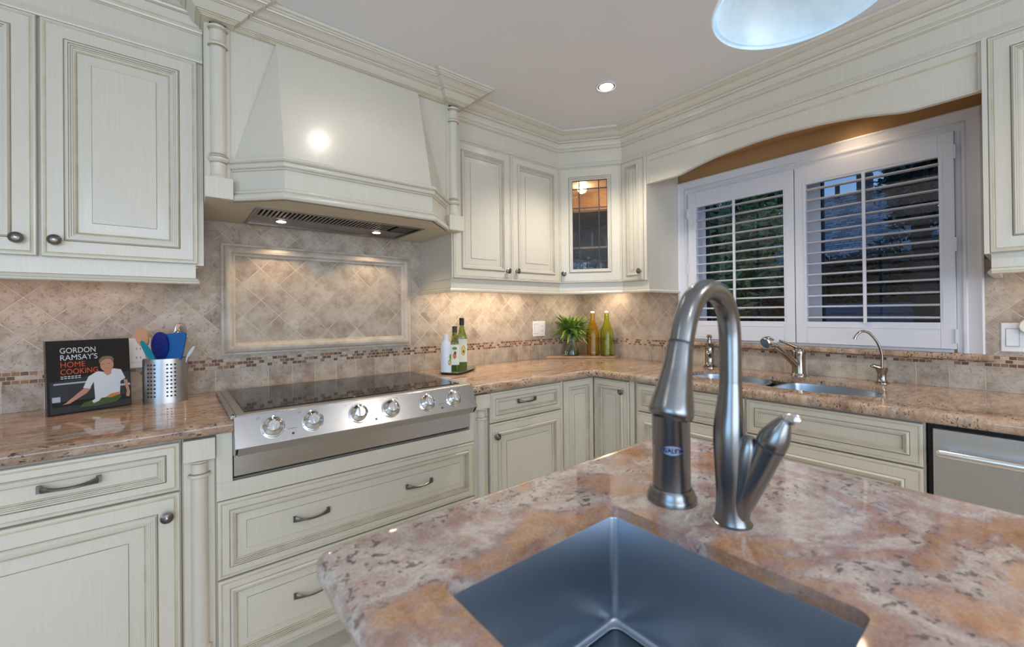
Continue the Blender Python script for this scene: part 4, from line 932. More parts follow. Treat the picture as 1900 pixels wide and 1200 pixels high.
# ------------------------------------------------------------------ fixtures at the window sink
sd = thing('soap_dispenser', 'slim polished nickel soap pump on the granite left of the window sink', 'soap dispenser', (2.505, 1.215, ZC))
q = (2.505, 1.215, ZC)
part(MB().lathe([(0.036, 0), (0.036, 0.004), (0.031, 0.008), (0.033, 0.011), (0.027, 0.016), (0.0245, 0.020), (0.024, 0.080), (0.025, 0.083), (0.023, 0.086), (0.023, 0.140), (0.0245, 0.143), (0.022, 0.146)], q), 'barrel', 'polished_nickel', sd)
part(MB().lathe([(0.014, 0.146), (0.013, 0.165), (0.009, 0.168), (0.009, 0.178), (0.014, 0.180), (0.016, 0.186), (0.012, 0.196)], q), 'pump', 'polished_nickel', sd)
part(MB().tube([(2.505, 1.215, ZC+0.186), (2.485, 1.197, ZC+0.186), (2.477, 1.190, ZC+0.180)], 0.005, 10), 'nozzle', 'polished_nickel', sd)
f2 = thing('sink_faucet', 'short polished nickel faucet with angled spout behind the window sink', 'faucet', (2.50, 0.752, ZC))
part(MB().lathe([(0.036, 0), (0.036, 0.004), (0.0315, 0.010), (0.030, 0.018), (0.029, 0.100), (0.031, 0.118), (0.029, 0.135), (0.020, 0.146), (0.008, 0.150)], (2.50, 0.752, ZC)), 'body', 'polished_nickel', f2)
part(MB().tube(cat([(2.500, 0.752, ZC+0.040), (2.455, 0.772, ZC+0.085), (2.395, 0.800, ZC+0.135), (2.350, 0.820, ZC+0.170)]), cat1([0.019, 0.017, 0.016, 0.017]), 20), 'spout', 'polished_nickel', f2)
sh_ = part(MB().tube(cat([(2.362, 0.815, ZC+0.160), (2.345, 0.822, ZC+0.172), (2.322, 0.832, ZC+0.178), (2.306, 0.839, ZC+0.172)]), cat1([0.018, 0.026, 0.030, 0.026]), 22), 'spray_head', 'chrome', f2)
part(MB().tube(cat([(2.500, 0.752, ZC+0.142), (2.470, 0.780, ZC+0.160), (2.430, 0.815, ZC+0.182)]), cat1([0.010, 0.007, 0.005]), 12), 'lever', 'polished_nickel', f2)
f3 = thing('filter_faucet', 'thin gooseneck filtered-water tap at the right end of the window sink', 'faucet', (2.52, 0.430, ZC))
q = (2.52, 0.430, ZC)
part(MB().lathe([(0.026, 0), (0.026, 0.003), (0.020, 0.007), (0.017, 0.014), (0.0165, 0.040), (0.022, 0.060), (0.023, 0.066), (0.018, 0.070)], q), 'body', 'polished_nickel', f3)
part(MB().tube(cat([(2.52, 0.430, ZC+0.066), (2.520, 0.430, ZC+0.130), (2.512, 0.441, ZC+0.180), (2.492, 0.465, ZC+0.225), (2.472, 0.487, ZC+0.236), (2.456, 0.504, ZC+0.222), (2.450, 0.511, ZC+0.205)]), 0.0055, 12), 'spout', 'polished_nickel', f3)
part(MB().tube([(2.450, 0.511, ZC+0.207), (2.449, 0.512, ZC+0.199)], 0.0075, 12), 'spout_tip', 'polished_nickel', f3)
part(MB().tube([(2.515, 0.436, ZC+0.068), (2.498, 0.455, ZC+0.078), (2.490, 0.464, ZC+0.076)], [0.011, 0.010, 0.004], 12), 'lever', 'polished_nickel', f3)

# ------------------------------------------------------------------ switches
def switch_plate(F, x0, x1, z0, z1, n, label, kinds):
    c = F.P((x0+x1)/2, z0, 0); r = thing('wall_switch', label, 'switch', c)
    mb = MB(); panel(mb, F, x0, x1, z0, z1, [(0, 0.0, 0), (0, 0.003, 0), (0.003, 0.0055, 0)]); part(mb, 'plate', 'switch_white', r, smooth=False)
    w_ = (x1-x0)/n
    for i, k in enumerate(kinds):
        cx_ = x0+w_*(i+0.5); zc_ = (z0+z1)/2
        if k == 'r':
            part(fbox(MB(), F, cx_-0.018, cx_+0.018, zc_-0.036, zc_+0.036, 0.004, 0.0062), 'rocker_frame', 'gap_light', r)
            mb = MB(); A = [F.P(cx_-0.0162, zc_-0.033, 0.006), F.P(cx_+0.0162, zc_-0.033, 0.006), F.P(cx_+0.0162, zc_+0.033, 0.006), F.P(cx_-0.0162, zc_+0.033, 0.006)]; B = [F.P(cx_-0.0162, zc_-0.033, 0.0105), F.P(cx_+0.0162, zc_-0.033, 0.0105), F.P(cx_+0.0162, zc_+0.033, 0.0068), F.P(cx_-0.0162, zc_+0.033, 0.0068)]
            mb.loft([A, B], 0); part(mb, 'rocker', 'switch_white', r, smooth=False)
        else:
            part(fbox(MB(), F, cx_-0.017, cx_+0.017, zc_-0.034, zc_+0.034, 0.004, 0.0072), 'socket_face', 'switch_white', r)
            mb = MB()
            for dz in (-0.018, 0.018):
                fbox(mb, F, cx_-0.007, cx_-0.005, zc_+dz-0.004, zc_+dz+0.005, 0.0070, 0.0076); fbox(mb, F, cx_+0.005, cx_+0.007, zc_+dz-0.004, zc_+dz+0.005, 0.0070, 0.0076)
            part(mb, 'socket_slots', 'print_dark', r)
plain('gap_light', rgb(170, 174, 180), 0.5)
switch_plate(FB(YW-0.0102), 2.038, 2.158, -0.169, -0.058, 2, 'white double wall plate with switch and socket left of the leafy vase', ('r', 's'))
switch_plate(FR(XW-0.0102), -0.0755, 0.045, -0.172, -0.058, 2, 'white wall switch plate right of the window casing', ('r', 'r'))
switch_plate(FB(YW-0.0102), -0.145, -0.070, -0.205, -0.085, 1, 'white wall plate half hidden between the cookbook and the utensil holder', ('s',))
o = MB().lathe([(0.030, 0.0), (0.032, 0.008), (0.028, 0.020)], (XW-0.021, -0.001, -0.070), (-1, 0, 0), 28).build('plug_in_nightlight', ['ceramic_white']); tag(o, 'round white plug-in disc over the right wall switch plate', 'plug')

# ------------------------------------------------------------------ cookbook
BA = Vector((-0.330, 2.097, 0)); BBv = Vector((-0.1235, 2.168, 0)); bu = (BBv-BA); bw = bu.length; bu.normalize(); bn = Vector((bu.y, -bu.x, 0)); lean = math.radians(6)
bup = (Vector((0, 0, 1))*math.cos(lean) - bn*math.sin(lean)); bno = bn*math.cos(lean)+Vector((0, 0, 1))*math.sin(lean)
bh = 0.256; bt = 0.026
def BP(x, y, d=0.0): return Vector((BA.x, BA.y, ZC+0.0015)) + bu*x + bup*y + bno*d
bk = thing('cookbook', 'black hardcover cookbook standing upright on the counter, man in white shirt on the cover', 'book', (BA.x*0.5+BBv.x*0.5, BA.y*0.5+BBv.y*0.5, ZC))
def bbox(x0, x1, y0, y1, d0, d1, mat=0):
    return MB().add([BP(x0, y0, d0), BP(x1, y0, d0), BP(x1, y1, d0), BP(x0, y1, d0), BP(x0, y0, d1), BP(x1, y0, d1), BP(x1, y1, d1), BP(x0, y1, d1)], [(0, 3, 2, 1), (4, 5, 6, 7), (0, 1, 5, 4), (1, 2, 6, 5), (2, 3, 7, 6), (3, 0, 4, 7)], mat)
part(bbox(0, bw, 0, bh, -0.002, 0.0005), 'front_cover', 'book_black', bk, smooth=False); part(bbox(0, bw, 0, bh, -bt, -bt+0.0025), 'back_cover', 'book_black', bk, smooth=False)
part(bbox(-0.001, 0.002, 0, bh, -bt, 0.0005), 'spine', 'book_grey', bk, smooth=False)
part(bbox(0.003, bw-0.004, 0.003, bh-0.003, -bt+0.0025, -0.002), 'pages', 'page_edge', bk, smooth=False)
cov = bk.children[0]
def decal(poly, mat, name, d=0.0008):
    mb = MB().add([BP(x*bw, y*bh, d) for x, y in poly], [list(range(len(poly)))]); return part(mb, name, mat, cov, smooth=False, recalc=False)
decal([(0.03, 0.02), (0.99, 0.02), (0.99, 0.50), (0.55, 0.50), (0.03, 0.44)], 'book_grey', 'kitchen_print', 0.0006)
decal([(0.05, 0.10), (0.99, 0.10), (0.99, 0.17), (0.05, 0.17)], 'book_black', 'worktop_print', 0.0007)
for a in ((0.05, 0.14, 0.15, 0.24), (0.07, 0.60, 0.40, 0.42), (0.72, 0.99, 0.30, 0.33)): decal([(a[0], a[2]), (a[1], a[2]), (a[1], a[3]), (a[0], a[3])], 'shirt_shade_print', 'shelf_print', 0.0007)
decal([(0.20, 0.15), (0.42, 0.33), (0.47, 0.36), (0.50, 0.32), (0.44, 0.25), (0.24, 0.135), (0.16, 0.13)], 'skin_print', 'arm_print')
decal([(0.90, 0.40), (0.955, 0.38), (0.985, 0.20), (0.975, 0.13), (0.93, 0.14), (0.945, 0.22)], 'skin_print', 'arm_print')
decal([(0.40, 0.33), (0.47, 0.48), (0.58, 0.545), (0.68, 0.52), (0.78, 0.565), (0.88, 0.54), (0.93, 0.41), (0.865, 0.37), (0.85, 0.16), (0.54, 0.16), (0.53, 0.40), (0.48, 0.31)], 'book_white', 'shirt_print', 0.0010)
decal([(0.70, 0.47), (0.66, 0.51), (0.655, 0.53), (0.76, 0.565), (0.75, 0.49)], 'skin_print', 'neck_print', 0.0012)
decal([(0.615+0.085*(1+math.cos(2*PI*k/20)), 0.625+0.098*math.sin(2*PI*k/20)) for k in range(20)], 'skin_print', 'face_print', 0.0014)
decal([(0.605, 0.65), (0.60, 0.70), (0.64, 0.745), (0.70, 0.755), (0.765, 0.74), (0.79, 0.70), (0.785, 0.66), (0.765, 0.70), (0.70, 0.71), (0.645, 0.69), (0.62, 0.655)], 'hair_print', 'hair_print', 0.0016)
decal([(0.635, 0.64), (0.665, 0.645), (0.665, 0.632), (0.635, 0.628)], 'hair_print', 'eye_print', 0.0016); decal([(0.705, 0.650), (0.738, 0.648), (0.738, 0.635), (0.705, 0.637)], 'hair_print', 'eye_print', 0.0016); decal([(0.665, 0.575), (0.725, 0.580), (0.72, 0.570), (0.67, 0.566)], 'book_orange', 'mouth_print', 0.0016)
decal([(0.36, 0.07), (0.40, 0.12), (0.52, 0.15), (0.66, 0.16), (0.84, 0.20), (0.87, 0.14), (0.80, 0.08), (0.55, 0.06)], 'green_print', 'salad_print', 0.0014)
decal([(0.66, 0.16), (0.74, 0.205), (0.85, 0.215), (0.84, 0.18), (0.74, 0.15)], 'orange_veg_print', 'carrot_print', 0.0016); decal([(0.50, 0.13), (0.55, 0.17), (0.62, 0.165), (0.58, 0.12), (0.52, 0.10)], 'book_white', 'onion_print', 0.0016)
for txt, x, y, s_, mt in (("GORDON", 0.145, 0.825, 0.029, 'book_white'), ("RAMSAY'S", 0.145, 0.728, 0.029, 'book_white'), ("HOME", 0.145, 0.631, 0.029, 'book_orange'), ("COOKING", 0.145, 0.534, 0.029, 'book_orange')):
    vs, fs = text_mesh(txt, s_*0.93, 0.0, 1.03)
    mx = max(v.x for v in vs); k = (0.44 if txt != 'HOME' else 0.29)*bw/mx if txt not in ('GORDON',) else 0.42*bw/mx
    part(MB().add([BP(x*bw+v.x*k, y*bh+v.y, 0.0018) for v in vs], fs), 'title_text', mt, cov, smooth=False, recalc=False)
for y in (0.500, 0.475):
    for i in range(9): decal([(0.15+i*0.04, y), (0.18+i*0.04, y), (0.18+i*0.04, y+0.010), (0.15+i*0.04, y+0.010)], 'book_white', 'subtitle_print', 0.0012) if i < (9 if y > 0.51 else 6) else None
vs, fs = text_mesh('HOME COOKING', 0.012, 0.0002, 1.0)
def SPn(x, y): return Vector((BA.x, BA.y, ZC+0.0015)) + bup*(bh*0.92-x) + bno*(-0.017+y) - bu*0.0016
part(MB().add([SPn(v.x, v.y*1.0) for v in vs], fs), 'spine_text', 'book_orange', bk.children[2], smooth=False, recalc=False)

# ------------------------------------------------------------------ utensil holder + utensils
uc = Vector((-0.022, 2.165, ZC)); ua = math.radians(-12)
def oval_ring(k, z, n=64, rx=0.0715, ry=0.047):
    return [(uc.x+(rx*k*math.cos(2*PI*i/n))*math.cos(ua)-(ry*k*math.sin(2*PI*i/n))*math.sin(ua), uc.y+(rx*k*math.cos(2*PI*i/n))*math.sin(ua)+(ry*k*math.sin(2*PI*i/n))*math.cos(ua), ZC+z) for i in range(n)]
uh = thing('utensil_holder', 'oval perforated stainless steel utensil holder on the counter beside the cookbook', 'utensil holder', tuple(uc))
UH = 0.172
part(MB().loft([oval_ring(1, 0.0), oval_ring(1, UH), oval_ring(0.97, UH), oval_ring(0.965, 0.004), oval_ring(0.05, 0.004)], 0, True, True, True), 'cup', 'brushed_steel', uh)
for angs in ((-130, -120, -110), (-78, -68, -58)):
    mb = MB()
    for zz in [0.028+0.0152*i for i in range(9)]:
        for a_ in angs:
            a = math.radians(a_); c = Vector(((0.0715*math.cos(a))*math.cos(ua)-(0.047*math.sin(a))*math.sin(ua), (0.0715*math.cos(a))*math.sin(ua)+(0.047*math.sin(a))*math.cos(ua), 0))
            nl = Vector((math.cos(a)/0.0715, math.sin(a)/0.047, 0)).normalized(); nw = Vector((nl.x*math.cos(ua)-nl.y*math.sin(ua), nl.x*math.sin(ua)+nl.y*math.cos(ua), 0))
            mb.lathe([(0.0036, -0.001), (0.0036, 0.0003)], Vector((uc.x, uc.y, ZC+zz))+c, nw, 12)
    part(mb, 'perforations', 'black_rubber', uh)
def utensil(name, label, cat_, base, tip, head, handle_mat, headmat, hr=0.0045):
    r = thing(name, label, cat_, base); part(MB().tube([base, tip], hr, 10), 'handle', handle_mat, r); o = part(head, 'head', headmat, r); return r
def paddle(c, up_v, side_v, w0, w1, h, th, mat=0, shape='round', n=20):
    up_v = Vector(up_v).normalized(); side_v = Vector(side_v).normalized(); nv = side_v.cross(up_v).normalized(); c = Vector(c); P = []
    if shape == 'round': P = [(w1*math.sin(2*PI*k/n), h/2+h/2*-math.cos(2*PI*k/n)) for k in range(n)]
    else: P = [(-w0, 0), (w0, 0), (w0+0.004, 0.004), (w1, h*0.8), (w1-0.002, h-0.004), (w1-0.008, h), (-w1+0.014, h*0.93), (-w1+0.004, h*0.88), (-w1, h*0.8), (-w0-0.006, h*0.15)]
    return MB().loft([[c+side_v*x+up_v*y-nv*th/2 for x, y in P], [c+side_v*x+up_v*y+nv*th/2 for x, y in P]], mat)
sdv = Vector((0.80, -0.58, 0)); fwv = Vector((0.58, 0.80, 0))
def W(x, y, z): return (uc.x+x, uc.y+y, ZC+z)
utensil('wooden_spoon', 'pale wooden spoon leaning left in the steel utensil holder', 'spoon', W(-0.02, 0.01, 0.008), W(-0.066, 0.012, 0.230), paddle(W(-0.064, 0.012, 0.220), (-0.18, 0, 1), sdv, 0.012, 0.0235, 0.075, 0.008), 'wood_spoon', 'wood_spoon')
utensil('spatula', 'large bright blue silicone spatula at the front of the utensil holder', 'spatula', W(0.015, -0.01, 0.008), W(0.024, -0.02, 0.18), paddle(W(0.018, -0.022, 0.165), (0.08, 0, 1), sdv, 0.034, 0.047, 0.110, 0.009, shape='flat'), 'blue_silicone', 'blue_silicone')
utensil('spatula', 'dark navy silicone spoon behind the bright blue spatula', 'spatula', W(0.0, 0.012, 0.008), W(-0.012, 0.0, 0.185), paddle(W(-0.014, -0.003, 0.165), (-0.02, 0, 1), sdv, 0.012, 0.032, 0.112, 0.010), 'navy_silicone', 'navy_silicone')
utensil('spatula', 'slim teal spatula tilting left at the rim of the utensil holder', 'spatula', W(-0.015, -0.018, 0.008), W(-0.040, -0.025, 0.19), paddle(W(-0.030, -0.030, 0.150), (-0.42, 0, 1), sdv, 0.008, 0.013, 0.105, 0.005), 'teal_plastic', 'teal_plastic')
wk = thing('whisk', 'shiny wire whisk head standing tallest in the utensil holder', 'whisk', W(0.03, 0.02, 0.008))
part(MB().tube([W(0.03, 0.02, 0.008), W(0.040, 0.015, 0.275)], 0.004, 10), 'handle', 'chrome', wk)
for i in range(7):
    rr_ = 0.010+0.003*i
    part(MB().tube(cat([Vector(W(0.040, 0.014, 0.270))+sdv*(-0.016), Vector(W(0.044, 0.014, 0.305-0.004*i))+sdv*(-0.010+0.002*i), Vector(W(0.052, 0.014, 0.300-0.009*i))+sdv*(0.014+0.001*i), Vector(W(0.056, 0.014, 0.245))+sdv*0.016], 6), 0.0011, 6), 'wire', 'chrome', wk)
utensil('serving_spoon', 'clear plastic serving spoon leaning right in the utensil holder', 'spoon', W(0.03, -0.005, 0.008), W(0.070, -0.030, 0.185), paddle(W(0.066, -0.028, 0.170), (0.5, -0.3, 1), sdv, 0.005, 0.007, 0.055, 0.003), 'white_plastic', 'white_plastic', 0.003)

# ------------------------------------------------------------------ tray with bottles
tcx, tcy, ta = 1.290, 2.098, math.radians(34)
def trot(x, y, z): return (tcx+x*math.cos(ta)-y*math.sin(ta), tcy+x*math.sin(ta)+y*math.cos(ta), ZC+z)
def tring(kx, ky, z):
    return [trot(x, y, z) for x, y in rrect(-0.135*kx, 0.135*kx, -0.072*ky, 0.072*ky, 0.045*min(kx, ky), 6)]
mb = MB().loft([tring(0.86, 0.78, 0.0005), tring(0.90, 0.84, 0.001), tring(1.0, 1.0, 0.012), tring(1.03, 1.05, 0.013), tring(1.03, 1.05, 0.0145), tring(0.99, 0.98, 0.0135), tring(0.89, 0.83, 0.003)], 0)
tr_ = mb.build('serving_tray', ['brushed_steel']); tag(tr_, 'small dark steel tray with upturned rim under the oil bottles', 'tray')
ZTb = ZC+0.0035
b_ = thing('oil_bottle', 'matte white spray bottle with green fruit print at the left of the tray', 'bottle', (1.203, 2.085, ZTb))
q = (1.203, 2.085, ZTb)
part(MB().lathe([(0.028, 0.0), (0.0305, 0.003), (0.0305, 0.140), (0.028, 0.160), (0.017, 0.182), (0.0145, 0.188)], q), 'body', 'bottle_white', b_)
part(MB().lathe([(0.0148, 0.188), (0.0148, 0.212), (0.0125, 0.216)], q), 'cap', 'bottle_white', b_)
def sticker_on(parent, q, r, ang, z, rx, rz, mat, nm, N=18):
    mb = MB(); cen = Vector((q[0]+(r)*math.cos(ang), q[1]+(r)*math.sin(ang), q[2]+z))
    pts = [Vector((q[0]+r*math.cos(ang+rx/r*math.cos(2*PI*k/N)), q[1]+r*math.sin(ang+rx/r*math.cos(2*PI*k/N)), q[2]+z+rz*math.sin(2*PI*k/N))) for k in range(N)]
    mb.add(pts+[cen], [(k, (k+1) % N, N) for k in range(N)]); part(mb, nm, mat, parent, smooth=False, recalc=False)
angc = math.atan2(-2.085, -1.203)
sticker_on(b_, q, 0.0308, angc+0.75, 0.060, 0.012, 0.015, 'label_green', 'lime_print'); sticker_on(b_, q, 0.0309, angc+0.75, 0.060, 0.008, 0.010, 'label_yellow', 'lime_print'); sticker_on(b_, q, 0.0308, angc+0.95, 0.090, 0.009, 0.018, 'label_green', 'avocado_print')
vs, fs = text_mesh('oil', 0.020, 0.0, 1.0, 'CENTER')
def wrapq(q, r, ang, z, v): return Vector((q[0]+r*math.cos(ang+v.x/r), q[1]+r*math.sin(ang+v.x/r), q[2]+z+v.y))
def square_bottle(label, x, y, rot_, h, wd, necks, cap, capmat, prints):
    r = thing('oil_bottle', label, 'bottle', (x, y, ZTb)); q = Vector((x, y, ZTb)); ca, sa = math.cos(rot_), math.sin(rot_)
    def ring(k, rad, z, rnd):   # blend between a rounded square and a circle
        out = []
        for i in range(32):
            a = 2*PI*i/32; c_, s_ = math.cos(a), math.sin(a); m_ = max(abs(c_), abs(s_)); sq = rad/(m_**(1-rnd)); out.append(q+Vector(((c_*ca-s_*sa)*sq, (c_*sa+s_*ca)*sq, z)))
        return out
    prof = [(wd*0.92, 0.0, 0.25), (wd, 0.005, 0.2), (wd, h*0.62, 0.2), (wd*0.96, h*0.66, 0.4), (0.016, h*0.80, 1), (0.0125, h*0.84, 1), (0.0125, h*0.90, 1)]
    part(MB().loft([ring(0, a, z, rn) for a, z, rn in prof], 0), 'glass', 'green_bottle_glass', r)
    part(MB().loft([ring(0, wd*0.90, 0.006, 0.2), ring(0, wd*0.90, h*0.60, 0.2)], 0), 'oil', 'oil', r)
    part(MB().lathe([(0.0145, h*0.86), (0.0148, h*0.99), (0.013, h)], q), 'cap', capmat, r)
    part(MB().loft([ring(0, wd+0.0006, h*0.16, 0.2), ring(0, wd+0.0006, h*0.60, 0.2)], 0, True, False, False), 'label', 'label_white', r)
    fn = Vector((-sa*-1*0+ca*0, 0, 0))
    for (fi, ox, oz, rx, rz, mt) in prints:
        a = rot_+fi*PI/2; nv = Vector((math.cos(a), math.sin(a), 0)); uv = Vector((-nv.y, nv.x, 0)); N = 18
        P = [q+nv*(wd+0.0012)+uv*(ox+rx*math.cos(2*PI*k/N))+Vector((0, 0, oz*h+rz*math.sin(2*PI*k/N))) for k in range(N)]
        part(MB().add(P, [list(range(N))]), 'fruit_print', mt, r, smooth=False, recalc=False)
    return r
square_bottle('slim green glass oil bottle with olive cap and orange fruit label, middle of the tray', 1.262, 2.085, math.radians(-125), 0.262, 0.0235, 0, 0, 'cap_olive', [(0, 0.0, 0.36, 0.010, 0.018, 'label_orange'), (0, 0.003, 0.42, 0.007, 0.010, 'label_brown'), (0, 0.0, 0.52, 0.014, 0.009, 'label_green')])
square_bottle('tallest green glass oil bottle with black cap and avocado label on the tray', 1.338, 2.130, math.radians(-112), 0.308, 0.0265, 0, 0, 'cap_black', [(0, 0.004, 0.38, 0.012, 0.030, 'label_green'), (0, 0.0045, 0.38, 0.0098, 0.027, 'label_yellow'), (0, 0.0045, 0.36, 0.0052, 0.009, 'label_brown')])
# small print colours sit in front of one another
for o_ in bpy.data.objects:
    if o_.name.startswith('fruit_print'):
        m0 = o_.data.materials[0].name; dlt = {'label_yellow': 0.0004, 'label_brown': 0.0008}.get(m0, 0)
        if dlt:
            d_ = Vector((-0.53, -0.85, 0))*dlt; o_.location += d_

# ------------------------------------------------------------------ corner board, vase, swing-top bottles
cb = MB().prism([(2.150, 2.258), (2.505, 1.905), (2.552, 1.905), (2.568, 1.920), (2.568, 2.272), (2.165, 2.272)], ZC+0.0006, ZC+0.017).build('corner_board', ['pale_wood'], bevel=0.002)
tag(cb, 'triangular pale wooden board filling the counter corner under the vase', 'board')
ZV = ZC+0.0176
vz = thing('glass_vase', 'clear waisted glass vase holding a leafy green bunch on the corner board', 'vase', (2.335, 2.175, ZV)); q = (2.335, 2.175, ZV)
part(MB().lathe([(0.050, 0.0), (0.056, 0.004), (0.056, 0.014), (0.046, 0.050), (0.035, 0.100), (0.032, 0.125), (0.037, 0.160), (0.046, 0.190), (0.0445, 0.190), (0.0355, 0.160), (0.0305, 0.125), (0.0335, 0.100), (0.0445, 0.050), (0.0535, 0.014), (0.052, 0.006), (0.001, 0.006)], q, seg=36), 'glass', 'clear_glass', vz)
part(MB().lathe([(0.051, 0.0065), (0.0525, 0.014), (0.048, 0.034), (0.001, 0.0342)], q, seg=36, cap1=False), 'water', 'water', vz)
bq = thing('leafy_bouquet', 'bushy bunch of narrow green leaves spilling out of the corner vase', 'plant', q)
mb = MB()
for i in range(16):
    a = 2*PI*i/16+0.3; r0 = 0.036*(0.4+0.6*((i*7) % 5)/4); mb.tube([(q[0]+r0*math.cos(a), q[1]+r0*math.sin(a), ZV+0.010), (q[0]-0.010*math.cos(a), q[1]-0.010*math.sin(a), ZV+0.12), (q[0]-0.03*math.cos(a), q[1]-0.03*math.sin(a), ZV+0.20)], 0.0022, 6)
part(mb, 'stems', 'stem_green', bq, 'green stems crossing inside the vase')
random.seed(3)
def leaf(mb, p0, d0, L, wd, droop, mat=0):
    p = Vector(p0); d = Vector(d0).normalized(); n_ = 7; side = d.cross(Vector((0, 0, 1))); side = side.normalized() if side.length > 0.1 else Vector((1, 0, 0)); rows = []
    for k in range(n_+1):
        t_ = k/n_; wv = wd*math.sin(PI*min(0.06+t_*0.94, 0.995))**0.8
        nn = side.cross(d).normalized(); rows.append((p-side*wv, p-nn*wv*0.35, p+side*wv)); p = p+d*(L/n_); d = (d+Vector((0, 0, -droop))).normalized()
    vs = [x for r in rows for x in r]; fs = []
    for k in range(n_):
        a = k*3; fs += [(a, a+1, a+4, a+3), (a+1, a+2, a+5, a+4)]
    mb.add(vs, fs, mat)
mb = MB()
for i in range(230):
    a = random.uniform(0, 2*PI); el = math.radians(random.uniform(-14, 72)); a = (random.choice((-0.68, 2.46))+random.gauss(0, 0.75)) if random.random() < 0.7 else a; L = random.uniform(0.13, 0.205) if el < 1.0 else random.uniform(0.09, 0.14)
    d = Vector((math.cos(a)*math.cos(el), math.sin(a)*math.cos(el), math.sin(el)))
    sx_ = -0.9 if (d.x*0.777-d.y*0.629) < 0 else 0.9
    st_ = Vector((q[0]+random.uniform(-0.03, 0.03), q[1]+random.uniform(-0.03, 0.03), ZV+random.uniform(0.165, 0.205)))
    e_ = st_ + d*L
    if e_.x > XW-0.03 or e_.y > YW-0.03: L *= 0.5
    leaf(mb, st_, d, L, random.uniform(0.007, 0.012), random.uniform(0.04, 0.17), 0 if random.random() < 0.7 else 1)
part(mb, 'foliage', ['plant_leaf', 'plant_leaf_light'], bq, recalc=False)
for (x, y, mt, lb, wy) in ((2.440, 2.058, 'amber_glass', 'amber yellow swing-top glass bottle on the corner board, nearest the vase', 0), (2.490, 1.968, 'lime_glass', 'lime green swing-top glass bottle at the end of the corner board', 1)):
    b_ = thing('swing_top_bottle', lb, 'bottle', (x, y, ZV)); q = (x, y, ZV)
    pr = [(0.043, 0.0), (0.0465, 0.004), (0.0465, 0.165), (0.043, 0.185), (0.030, 0.225), (0.0185, 0.258), (0.0165, 0.275), (0.0165, 0.288), (0.0185, 0.290), (0.0185, 0.300), (0.0165, 0.302), (0.0165, 0.312), (0.012, 0.312), (0.012, 0.270), (0.026, 0.225), (0.037, 0.185), (0.0395, 0.165), (0.0395, 0.010), (0.001, 0.008)]
    part(MB().lathe(pr, q, seg=36, cap1=False), 'glass', mt, b_)
    s_ = part(MB().lathe([(0.0115, 0.3125), (0.015, 0.314), (0.0155, 0.322), (0.011, 0.328)], q), 'stopper', 'ceramic_white', b_)
    for sg in (-1, 1):
        part(MB().tube(cat([Vector((x, y, ZV+0.322))+sdv*sg*0.015, Vector((x, y, ZV+0.305))+sdv*sg*0.027, Vector((x, y, ZV+0.280))+sdv*sg*0.027, Vector((x, y, ZV+0.268))+sdv*sg*0.019]), 0.0014, 8), 'wire_clip', 'chrome', b_)

# ------------------------------------------------------------------ ceiling fittings
dl = thing('recessed_light', 'round recessed ceiling downlight above the kitchen corner', 'light', (1.7315, 1.3532, ZT-0.004)); q = (1.7315, 1.3532, 0)
part(MB().lathe([(0.056, ZT-0.0005), (0.056, ZT-0.003), (0.047, ZT-0.006), (0.043, ZT-0.004), (0.043, ZT-0.001)], q, cap0=False, cap1=False), 'trim_ring', 'shutter_white', dl)
part(MB().lathe([(0.0425, ZT-0.001), (0.0425, ZT-0.0025), (0.037, ZT-0.0035)], q), 'baffle', 'gap_dark', dl)
part(MB().lathe([(0.035, ZT-0.0036), (0.033, ZT-0.0055), (0.001, ZT-0.0065)], q), 'bulb', 'bulb_white', dl)
lamp('downlight_lamp', (1.7315, 1.3532, ZT-0.03), 42, (1.0, 0.91, 0.80), 0.04, math.radians(120))
for k_, (x, y, e_) in enumerate(((0.59, 1.375, 3), (0.20, -0.95, 14), (1.5, -0.6, 24), (-1.2, 0.6, 9), (-0.9, -1.9, 10))):
    d2 = thing('recessed_light', ('round recessed ceiling downlight in front of the range hood' if k_ == 0 else 'round recessed ceiling downlight over the room behind the island'), 'light', (x, y, ZT-0.004), None if k_ == 0 else 'recessed lights over the room behind the island')
    part(MB().lathe([(0.056, ZT-0.0005), (0.056, ZT-0.003), (0.047, ZT-0.006), (0.043, ZT-0.004), (0.043, ZT-0.001)], (x, y, 0), cap0=False, cap1=False), 'trim_ring', 'shutter_white', d2)
    part(MB().lathe([(0.040, ZT-0.002), (0.038, ZT-0.005), (0.001, ZT-0.0065)], (x, y, 0)), 'bulb', 'bulb_white', d2)
    lamp('downlight_lamp', (x, y, ZT-0.03), e_, (1.0, 0.90, 0.78), 0.05, math.radians(140))
# pendant
pcx, pcy, pz, prd = 0.948, 0.275, 0.600, 0.152
pd = thing('pendant_lamp', 'white alabaster glass pendant shade hanging above the island, cut by the top edge', 'pendant light', (pcx, pcy, pz))
part(MB().lathe([(prd, 0.0), (prd+0.003, 0.004), (prd, 0.010), (prd*0.93, 0.035), (prd*0.78, 0.075), (prd*0.52, 0.110), (prd*0.26, 0.135), (0.03, 0.160), (0.026, 0.160), (prd*0.22, 0.130), (prd*0.50, 0.102), (prd*0.74, 0.070), (prd*0.89, 0.033), (prd*0.955, 0.006)], (pcx, pcy, pz), seg=56, cap0=False, cap1=False).add([], []), 'shade', 'alabaster_glass', pd)
mb = MB().lathe([(0.031, 0.155), (0.033, 0.165), (0.030, 0.200), (0.012, 0.215)], (pcx, pcy, pz)); part(mb, 'cap', 'faucet_nickel', pd)
part(MB().tube([(pcx, pcy, pz+0.21), (pcx, pcy, ZT-0.02)], 0.006, 12), 'rod', 'faucet_nickel', pd)
part(MB().lathe([(0.06, ZT-0.022), (0.062, ZT-0.012), (0.062, ZT-0.0006)], (pcx, pcy, 0)), 'canopy', 'faucet_nickel', pd)
